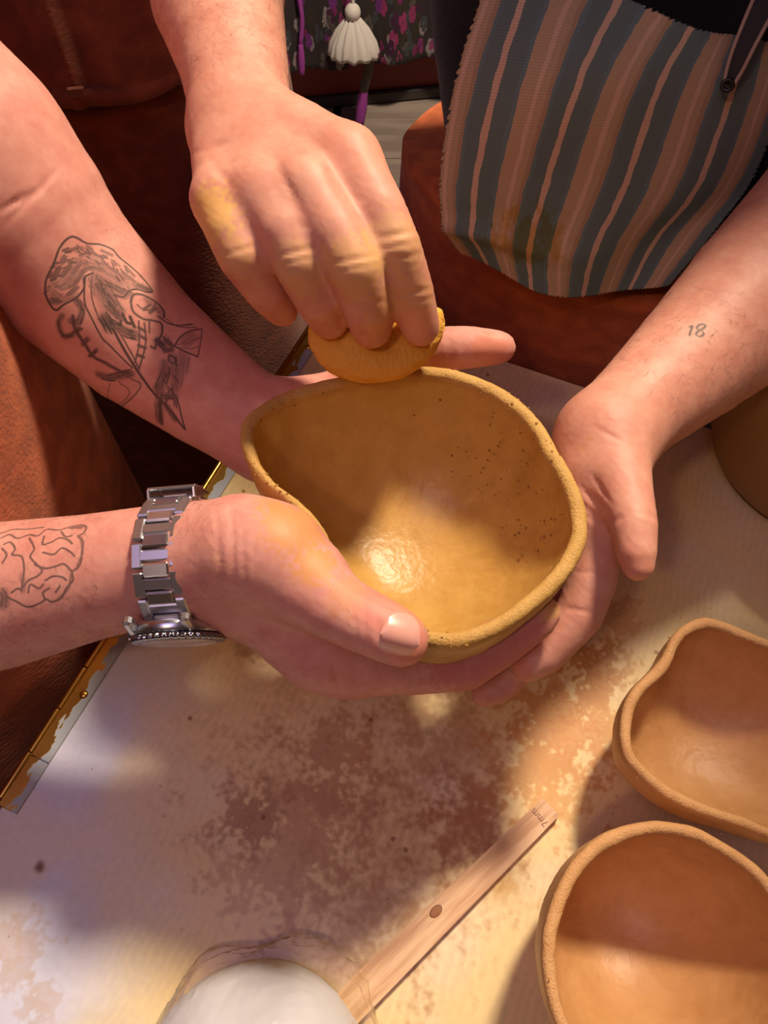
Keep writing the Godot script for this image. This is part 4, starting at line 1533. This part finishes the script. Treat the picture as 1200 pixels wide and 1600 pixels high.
	join(hair, hairs(near_arm, P(305, 880, 0.36), P(360, 880, 0.36), 0.05, 140, P(330, 940, 0.37) - P(300, 880, 0.37), 0.008, (CAM - P(330, 900, 0.37)).normalized()))
	join(hair, hairs(far_arm, P(90, 300, 0.43), P(330, 520, 0.44), 0.035, 420, P(300, 420, 0.44) - P(150, 330, 0.44), 0.007, Vector3(0.4, 0.8, -0.3)))
	tag(put("arm_hair", solid(hair, true), M.hair, t), "", "", "", "stuff")

func person_right() -> void:
	var c := Vector3(0.185, 0, -0.545)
	var t := thing("person", "person in black shirt and striped bib apron, wiping the held bowl with a sponge", "person", c)
	legs(t, c + Vector3(0, 0.72, 0), E1, E2)
	var base := lin(214, 156, 134)
	var red := lin(198, 130, 110)
	var clay := lin(206, 148, 84)
	var wiping := limbs([
		[0, [[Vector3(0.08, 1.23, -0.60), 0.05], [330, -260, 0.50, 120]]],
		[0, [[330, -260, 0.50, 120], [345, -130, 0.46, 115], [340, 0, 0.43, 103], [365, 100, 0.405, 85], [378, 185, 0.388, 78]]],
		[0, [[390, 190, 0.385, 66], [470, 220, 0.362, 58], [542, 250, 0.346, 48]]],
		[0, [[385, 205, 0.385, 70], [440, 260, 0.355, 58], [480, 300, 0.339, 49]]],
		[0, [[372, 205, 0.385, 70], [395, 265, 0.357, 54], [408, 305, 0.341, 46]]],
		[0, [[360, 205, 0.388, 62], [350, 260, 0.366, 50], [346, 312, 0.347, 43]]],
		[0, [[400, 240, 0.40, 60], [440, 320, 0.40, 52]]],
		[1, [[400, 260, 0.40, 48], [480, 380, 0.405, 38], [530, 470, 0.402, 34], [555, 520, 0.40, 29]]],
		[2, [[545, 250, 0.346, 48], [590, 330, 0.338, 45], [617, 388, 0.338, 42], [640, 455, 0.351, 38], [655, 505, 0.364, 32], [657, 512, 0.366, 30]]],
		[3, [[480, 300, 0.339, 50], [525, 365, 0.332, 46], [553, 420, 0.331, 43], [574, 480, 0.347, 39], [580, 512, 0.362, 33]]],
		[4, [[408, 305, 0.341, 47], [444, 362, 0.335, 45], [467, 410, 0.336, 42], [497, 468, 0.351, 37], [514, 500, 0.366, 31]]],
		[5, [[346, 312, 0.346, 43], [362, 360, 0.340, 42], [380, 400, 0.340, 41], [418, 458, 0.357, 33], [440, 484, 0.37, 27]]]], 0.0017)
	crease(wiping, [[588, 372, 652, 360, 4, 0.9], [590, 390, 655, 378, 3, 0.7], [598, 405, 660, 398, 3, 0.6], [618, 462, 672, 452, 4, 0.8], [622, 476, 676, 466, 3, 0.6],
		[512, 412, 594, 398, 4, 0.8], [516, 426, 596, 412, 3, 0.6], [534, 480, 604, 470, 3, 0.6], [424, 402, 502, 384, 4, 0.8], [428, 416, 506, 398, 3, 0.6], [345, 400, 410, 380, 3, 0.7],
		[330, 250, 360, 290, 8, 1.0], [430, 250, 470, 330, 7, 1.0], [505, 235, 530, 300, 7, 0.8], [300, 240, 380, 215, 6, 0.8]])
	paint(wiping, base, red, [[330, 340, 0.335, 52, lin(224, 176, 96), 0.75, 0.6], [360, 400, 0.33, 40, lin(214, 164, 96), 0.5, 0.6], [460, 430, 0.325, 60, lin(206, 160, 104), 0.55, 0.6], [550, 420, 0.32, 60, lin(208, 160, 96), 0.6, 0.6], [620, 380, 0.325, 60, lin(214, 166, 104), 0.5, 0.6], [650, 470, 0.34, 50, lin(214, 160, 100), 0.45, 0.6], [600, 480, 0.34, 40, clay, 0.4, 0.6], [660, 510, 0.35, 34, lin(222, 150, 112), 0.6], [560, 230, 0.335, 60, lin(220, 144, 118), 0.5]])
	var holding := limbs([
		[0, [[Vector3(0.43, 1.30, -0.55), 0.055], [1340, 330, 0.48, 140]]],
		[0, [[1340, 330, 0.48, 150], [1190, 465, 0.455, 122], [1085, 560, 0.435, 98], [995, 638, 0.413, 79], [950, 682, 0.402, 74]]],
		[0, [[950, 682, 0.402, 74], [935, 740, 0.392, 64], [925, 800, 0.39, 52]]],
		[0, [[940, 690, 0.405, 70], [900, 760, 0.41, 60], [890, 820, 0.41, 50]]],
		[1, [[952, 695, 0.393, 64], [968, 742, 0.379, 48], [981, 788, 0.369, 41], [990, 820, 0.363, 37], [994, 862, 0.358, 32], [997, 883, 0.357, 26]]],
		[2, [[925, 790, 0.392, 50], [928, 870, 0.386, 41], [924, 905, 0.384, 40], [905, 960, 0.384, 37], [850, 1021, 0.387, 33], [825, 1037, 0.388, 29]]],
		[3, [[905, 800, 0.412, 46], [895, 900, 0.410, 38], [850, 1000, 0.405, 34], [780, 1072, 0.402, 26], [756, 1083, 0.401, 22]]],
		[4, [[880, 800, 0.43, 42], [860, 900, 0.432, 35], [800, 970, 0.432, 30], [750, 1000, 0.43, 25]]],
		[5, [[860, 790, 0.44, 38], [830, 870, 0.445, 30], [780, 930, 0.445, 26]]]], 0.0017)
	crease(holding, [[905, 760, 950, 800, 5, 1.2], [900, 780, 940, 815, 4, 1.0], [925, 740, 955, 790, 4, 1.0], [905, 800, 945, 822, 4, 0.8], [950, 820, 985, 800, 4, 0.9], [1005, 800, 1028, 812, 3, 0.7], [895, 895, 955, 893, 3, 0.6], [880, 950, 930, 958, 4, 0.7], [930, 668, 975, 690, 4, 0.6]])
	paint(holding, base, red, [[930, 705, 0.385, 34, lin(206, 142, 78), 0.75, 0.5], [955, 735, 0.375, 26, clay, 0.6, 0.6], [905, 715, 0.39, 28, lin(190, 128, 70), 0.6, 0.5], [900, 780, 0.39, 40, lin(206, 122, 96), 0.5], [990, 880, 0.355, 30, lin(212, 134, 108), 0.6], [812, 1048, 0.38, 26, lin(212, 130, 100), 0.6], [745, 1090, 0.395, 26, lin(206, 130, 104), 0.5], [960, 850, 0.36, 20, clay, 0.35, 0.6]])
	var ar := [P(1190, 465, 0.455), P(950, 682, 0.402), 0.0459, 0.0246]
	wrap_uv(holding, ar[0], ar[1], 0.02, 0.98)
	wrap_uv(wiping, ar[0], ar[0] + Vector3(0, 0, 0.0001), 0.0, 0.0)
	var mask := PackedFloat32Array()
	mask.resize(1024 * 512)
	draw_ink(mask, 1024, 512, 20, 983, ar, [[1.7, 0.75, 1.2, 1084, 498, 1080, 514], [1.7, 0.75, 1.2, 1084, 498, 1079, 500], [1.7, 0.75, 1.2, 1103, 495, 1095, 497, 1092, 503, 1100, 506, 1105, 511, 1100, 516, 1092, 514, 1094, 508, 1103, 503, 1107, 497, 1103, 495]], Vector2.ZERO, 1.0)
	var body := empty()
	join(body, wiping)
	join(body, holding)
	var trunk := limbs([[0, [[c + Vector3(-0.05, 0.74, 0.0), 0.08], [c + Vector3(-0.03, 0.93, 0.0), 0.06]]], [0, [[c + Vector3(0.06, 0.74, -0.03), 0.08], [c + Vector3(0.06, 0.93, -0.03), 0.06]]]], 0.012, 80.0)
	paint(trunk, base, red, [])
	wrap_uv(trunk, ar[0], ar[0] + Vector3(0, 0, 0.0001), 0.0, 0.0)
	join(body, trunk)
	# head and neck, above the picture
	var hc := Vector3(0.43, 1.55, -0.60)
	var fz := (E2 + Vector3(0, -0.55, 0)).normalized()
	var hx := E1
	var hy := hx.cross(fz)
	if hy.y < 0: hy = -hy
	var head := limbs([[0, [[Vector3(0.33, 1.31, -0.62), 0.055], [hc - hy * 0.03 - fz * 0.02, 0.055]]],
		[0, [[hc - fz * 0.02 + hy * 0.02, 0.078], [hc + fz * 0.012 + hy * 0.022, 0.074]]],
		[0, [[hc + fz * 0.02 - hy * 0.02, 0.062], [hc + fz * 0.042 - hy * 0.075, 0.036]]],
		[0, [[hc + fz * 0.08 + hy * 0.012, 0.009], [hc + fz * 0.103 - hy * 0.026, 0.012]]],
		[0, [[hc + fz * 0.076 - hy * 0.052 - hx * 0.018, 0.008], [hc + fz * 0.084 - hy * 0.052, 0.008], [hc + fz * 0.076 - hy * 0.052 + hx * 0.018, 0.008]]],
		[0, [[hc - hx * 0.076 + hy * 0.02 - fz * 0.01, 0.012], [hc - hx * 0.078 - hy * 0.02 - fz * 0.005, 0.009]]],
		[0, [[hc + hx * 0.076 + hy * 0.02 - fz * 0.01, 0.012], [hc + hx * 0.078 - hy * 0.02 - fz * 0.005, 0.009]]]], 0.004, 160.0)
	paint(head, base, red, [])
	wrap_uv(head, ar[0], ar[0] + Vector3(0, 0, 0.0001), 0.0, 0.0)
	for s in [-1.0, 1.0]:
		put("eye", solid(lathe([Vector2(0.0, -0.011), Vector2(0.008, -0.008), Vector2(0.011, 0.0), Vector2(0.008, 0.008), Vector2(0.0, 0.011)], 16, hc + fz * 0.069 + hy * 0.008 + hx * 0.031 * s)), mat(rgb8(230, 226, 220), 0.2), t)
	put("hair", solid(limbs([[0, [[hc - fz * 0.035 + hy * 0.03, 0.080], [hc + fz * 0.0 + hy * 0.042, 0.074]]], [0, [[hc - fz * 0.05 - hy * 0.01, 0.07], [hc - fz * 0.05 - hy * 0.04, 0.055]]]], 0.006, 120.0)), mat(rgb8(44, 30, 24), 0.6), t)
	join(body, head)
	put("body", solid(body, true), skin_mat(ink_texture(mask, 1024, 512, Vector3(0.30, 0.34, 0.34))), t)
	# black shirt
	var shirt := limbs([
		[0, [[880, -260, 0.47, 230], [868, 40, 0.545, 192], [890, 255, 0.63, 186], [905, 420, 0.72, 178]]],
		[0, [[1080, -260, 0.47, 220], [1080, 40, 0.545, 190], [1070, 255, 0.63, 184], [1040, 420, 0.72, 178]]],
		[0, [[Vector3(0.22, 1.0, -0.62), 0.10], [Vector3(0.26, 1.22, -0.63), 0.10]]],
		[0, [[Vector3(0.14, 1.29, -0.60), 0.06], [Vector3(0.29, 1.34, -0.60), 0.065], [Vector3(0.43, 1.31, -0.56), 0.075]]],
		[0, [[Vector3(0.13, 1.28, -0.60), 0.062], [Vector3(0.03, 1.19, -0.61), 0.056]]],
		[0, [[Vector3(0.43, 1.31, -0.55), 0.075], [1310, 180, 0.53, 150]]]], 0.006, 90.0)
	put("shirt", solid(shirt), M.black_cloth, t)
	put("apron_skirt", solid(skirt(c, E1, E2, 0.178, 0.119, 0.85, 0.33, 0.02, 0.9, 0.04)), M.terracotta, t)
	# striped woven bib with pinked edges
	var ctrl := []
	for row in [[[775, -60, .455], [880, -50, .438], [1000, 8, .430], [1090, 45, .432], [1165, 58, .445], [1238, 80, .462]],
			[[716, 120, .475], [820, 130, .452], [930, 135, .444], [1040, 140, .446], [1140, 150, .456], [1215, 165, .475]],
			[[690, 280, .515], [780, 285, .497], [880, 285, .489], [990, 285, .488], [1090, 290, .492], [1172, 275, .505]],
			[[702, 352, .540], [770, 372, .530], [850, 385, .525], [940, 385, .520], [1030, 370, .520], [1110, 360, .522]],
			[[722, 388, .556], [785, 425, .553], [850, 452, .551], [920, 459, .550], [985, 452, .548], [1040, 440, .546]]]:
		var line := []
		for q in row: line.append(P(q[0], q[1], q[2]))
		ctrl.append(line)
	var bw := 1024
	var bh := 512
	var by := PackedByteArray()
	by.resize(bw * bh * 3)
	var n1 := nimg(31, 0.02, 4, bw, bh)
	var n2 := nimg(32, 0.3, 2, bw, bh)
	var stops := [[0.0, 0], [0.36, 1], [0.60, 2], [0.69, 1], [0.96, 0], [1.0, 0]]
	var tan := Vector3(182, 156, 122)
	var teal := Vector3(98, 116, 110)
	var pale := Vector3(204, 172, 144)
	for y in bh:
		for x in bw:
			var i := y * bw + x
			var f := fposmod(float(x) / bw * 4.55 + 0.06 + (n1[i] / 255.0 - 0.5) * 0.03, 1.0)
			var cc := tan
			if f < 0.36:
				cc = tan
				if f > 0.14 and f < 0.20: cc = pale
				elif f > 0.30: cc = tan.lerp(Vector3(160, 132, 104), 0.7)
			elif f < 0.60: cc = teal if f > 0.41 else teal.lerp(Vector3(104, 128, 130), 0.7)
			elif f < 0.69: cc = pale
			elif f < 0.97: cc = teal if f < 0.91 else teal.lerp(Vector3(104, 128, 130), 0.7)
			# weft ribs and a yellow clay stain low on the left
			cc *= 0.90 + 0.14 * (n2[i] / 255.0) + 0.05 * sin(y * 1.9)
			var dd := Vector2((float(x) / bw - 0.33) / 0.16, (float(y) / bh - 0.72) / 0.16).length() + (n1[i] / 255.0 - 0.5) * 1.2
			cc = cc.lerp(cc * Vector3(0.92, 0.80, 0.42), 0.75 * (1.0 - smoothstep(0.3, 1.0, dd)))
			by[i * 3] = int(clampf(cc.x, 0, 255))
			by[i * 3 + 1] = int(clampf(cc.y, 0, 255))
			by[i * 3 + 2] = int(clampf(cc.z, 0, 255))
	var bm := mat(Color.WHITE, 0.9)
	bm.albedo_texture = ImageTexture.create_from_image(Image.create_from_data(bw, bh, false, Image.FORMAT_RGB8, by))
	bm.texture_repeat = false
	var zig := func(u, v):
		var z := 0.004
		var uu: float = u
		var vv: float = v
		if u < 0.0001: uu = z * 1.5 * (1.0 + sin(v * 330.0))
		elif u > 0.9999: uu = 1.0 - z * 1.5 * (1.0 + sin(v * 330.0))
		if v < 0.0001: vv = z * 1.5 * (1.0 + sin(u * 330.0))
		elif v > 0.9999: vv = 1.0 - z * 1.5 * (1.0 + sin(u * 330.0))
		return Vector2(uu, vv)
	var fold := func(u, v): return 0.004 + 0.005 * exp(-pow((v - 0.74 - 0.1 * (u - 0.3)) / 0.06, 2)) * (1.0 - smoothstep(0.25, 0.7, u)) + 0.003 * sin(u * 11.0 + v * 3.0) * smoothstep(0.2, 0.9, v)
	var bib := put("bib", solid(sheet(ctrl, 200, 200, 0.0016, fold, zig)), bm, t)
	bib.set_meta("label", "bib striped in teal, tan and cream with pinked edges")
	# neck strap through an eyelet
	var dark := mat(rgb8(44, 40, 42), 0.85)
	var light := mat(rgb8(164, 140, 126), 0.85)
	var e := P(1137, 133, 0.440)
	var up2 := P(1168, 60, 0.425)
	var up3 := P(1212, -30, 0.42)
	var sx := (P(1180, 80, 0.43) - P(1150, 60, 0.43)).normalized()
	var net := []
	for q in [[e, 0.0025], [e.lerp(up2, 0.4), 0.0045], [up2, 0.0055], [up3, 0.007], [P(1260, -120, 0.44), 0.007]]:
		net.append([q[0] - sx * q[1], q[0] - sx * q[1] * 0.33, q[0] + sx * q[1] * 0.33, q[0] + sx * q[1]])
	put("neck_strap", solid(sheet(net, 8, 30, 0.0015)), dark, t)
	for s in [-1.0, 1.0]:
		var path := []
		for q in net: path.append((q[0] if s < 0 else q[3]) + (CAM - q[0]).normalized() * 0.0006)
		put("strap_edge", solid(tube(path, 0.0011, 8, 24)), light, t)
	var ez := (CAM - e).normalized()
	var ering := []
	for k in 17: ering.append(e + (sx * cos(TAU * k / 16) + ez.cross(sx) * sin(TAU * k / 16)) * 0.0028 + ez * 0.0012)
	put("eyelet", solid(tube(ering, 0.0013, 8)), mat(rgb8(14, 12, 12), 0.4), t)
	# thumb and finger nails that show
	var tn := P(1019, 868, 0.3545)
	nail(t, tn, P(1060, 862, 0.352) - P(1000, 868, 0.359), P(1006, 905, 0.35) - P(1003, 868, 0.352), 0.0125, 0.012, M.nail)
	var hair := empty()
	join(hair, hairs(holding, P(1100, 545, 0.44), P(985, 645, 0.41), 0.05, 520, P(1000, 600, 0.42) - P(1080, 560, 0.44), 0.009, (CAM - P(1060, 600, 0.42)).normalized()))
	join(hair, hairs(wiping, P(340, -20, 0.43), P(375, 175, 0.39), 0.06, 900, P(430, 100, 0.40) - P(330, 60, 0.42), 0.010, (CAM - P(360, 100, 0.4)).normalized()))
	tag(put("arm_hair", solid(hair, true), M.hair, t), "", "", "", "stuff")

func wristwatch() -> void:
	var c := P(284, 880, 0.362)
	var ax := (P(320, 878, 0.362) - P(190, 888, 0.366)).normalized()
	var out := CAM - c
	out = (out - ax * out.dot(ax)).normalized()
	var up := out.cross(ax)
	if up.dot(P(256, 800, 0.36) - P(256, 900, 0.36)) < 0: up = -up
	var t := thing("wristwatch", "steel wristwatch with link bracelet worn on the near wrist, dial turned underneath", "watch", c)
	var rad := 0.0303
	var step := 360.0 / 15.6
	var mk := func(size: Vector3, at: Vector3, st: SurfaceTool): st.append_from(block(size, 0.0007), 0, Transform3D(Basis(), at))
	# x along the wrist, y outwards, z round it
	var st := SurfaceTool.new()
	st.begin(Mesh.PRIMITIVE_TRIANGLES)
	mk.call(Vector3(0.0048, 0.0030, 0.0112), Vector3(-0.0084, 0, 0), st)
	mk.call(Vector3(0.0048, 0.0030, 0.0112), Vector3(0.0084, 0, 0), st)
	mk.call(Vector3(0.0190, 0.0028, 0.0052), Vector3(0, -0.0001, 0), st)
	var side := st.commit()
	var mid := block(Vector3(0.0118, 0.0034, 0.0062), 0.0008)
	for k in 13:
		var phi := deg_to_rad(-38.0 + step * k)
		if phi > deg_to_rad(238): break
		var d := out * cos(phi) + up * sin(phi)
		put("link", side, M.brushed, t, Transform3D(Basis(ax, d, ax.cross(d)), c + d * rad))
		phi -= deg_to_rad(step * 0.5)
		d = out * cos(phi) + up * sin(phi)
		put("center_link", mid, M.steel, t, Transform3D(Basis(ax, d, ax.cross(d)), c + d * (rad + 0.0004)))
	# folding clasp on top: a frame standing a little off the band
	for q in [[-0.0108, 0.0016, 0.012], [0.0108, 0.0016, 0.012]]:
		var d := out * cos(deg_to_rad(86)) + up * sin(deg_to_rad(86))
		put("clasp_side", block(Vector3(q[1], 0.0052, q[2]), 0.0004), M.steel, t, Transform3D(Basis(ax, d, ax.cross(d)), c + d * (rad + 0.0026) + ax * q[0]))
	var dc := out * cos(deg_to_rad(80)) + up * sin(deg_to_rad(80))
	put("clasp_bar", block(Vector3(0.0232, 0.0012, 0.0030), 0.0004), M.steel, t, Transform3D(Basis(ax, dc, ax.cross(dc)), c + dc * (rad + 0.0056)))
	dc = out * cos(deg_to_rad(98)) + up * sin(deg_to_rad(98))
	put("clasp_cover", block(Vector3(0.0225, 0.0014, 0.016), 0.0005), M.steel, t, Transform3D(Basis(ax, dc, ax.cross(dc)), c + dc * (rad + 0.0042)))
	# head of the watch
	var fd := out * cos(deg_to_rad(-78)) + up * sin(deg_to_rad(-78))
	var fc := c + fd * (rad - 0.0035) - ax * 0.001
	var fb := Basis(ax, fd, ax.cross(fd))
	put("case", solid(lathe([Vector2(0.0, 0.0), Vector2(0.0165, 0.0), Vector2(0.0196, 0.0012), Vector2(0.0203, 0.0035), Vector2(0.0200, 0.0062), Vector2(0.0188, 0.0070), Vector2(0.0, 0.0070)], 64)), M.steel, t, Transform3D(fb, fc))
	var rings := []
	for q in [[0.0190, 0.0070], [0.0210, 0.0073], [0.0212, 0.0090], [0.0205, 0.0098], [0.0178, 0.0105], [0.0172, 0.0100], [0.0172, 0.0070]]:
		var ring := []
		for k in 240:
			var a := TAU * k / 240
			var rr: float = q[0] - (0.0007 if (k / 3) % 2 and q[0] > 0.02 else 0.0)
			ring.append(Vector3(cos(a) * rr, q[1], sin(a) * rr))
		rings.append(ring)
	rings.append(rings[0])
	var bz := empty()
	for r in rings:
		for p in r: bz.v.append(p)
	grid_faces(bz, rings.size(), 240, true)
	put("bezel", solid(bz), mat(rgb8(150, 152, 158), 0.22, 1.0), t, Transform3D(fb, fc))
	put("dial", solid(lathe([Vector2(0.0, 0.0072), Vector2(0.017, 0.0072), Vector2(0.017, 0.0082), Vector2(0.0, 0.0082)], 48)), mat(rgb8(232, 220, 196), 0.5), t, Transform3D(fb, fc))
	var glass := mat(Color(0.95, 0.97, 1.0, 0.08), 0.03)
	glass.transparency = BaseMaterial3D.TRANSPARENCY_ALPHA
	put("crystal", solid(lathe([Vector2(0.0, 0.0098), Vector2(0.0171, 0.0098), Vector2(0.0171, 0.0106), Vector2(0.012, 0.0112), Vector2(0.0, 0.0115)], 48)), glass, t, Transform3D(fb, fc))
	for s in [[-1, 1], [1, 1], [-1, -1], [1, -1]]:
		put("lug", block(Vector3(0.0042, 0.0052, 0.010), 0.0012), M.brushed, t, Transform3D(fb, fc) * Transform3D(Basis(Vector3.RIGHT, 0.45 * s[1]), Vector3(s[0] * 0.0128 - 0.002, 0.0030, s[1] * 0.0185)))
	put("crown", solid(lathe([Vector2(0.0, 0.0), Vector2(0.0030, 0.0), Vector2(0.0033, 0.0008), Vector2(0.0033, 0.0032), Vector2(0.0026, 0.0040), Vector2(0.0, 0.0040)], 24)), M.steel, t, Transform3D(fb, fc) * Transform3D(Basis(Vector3(0, 0, 1), deg_to_rad(90)), Vector3(-0.0198, 0.0045, 0.0)))
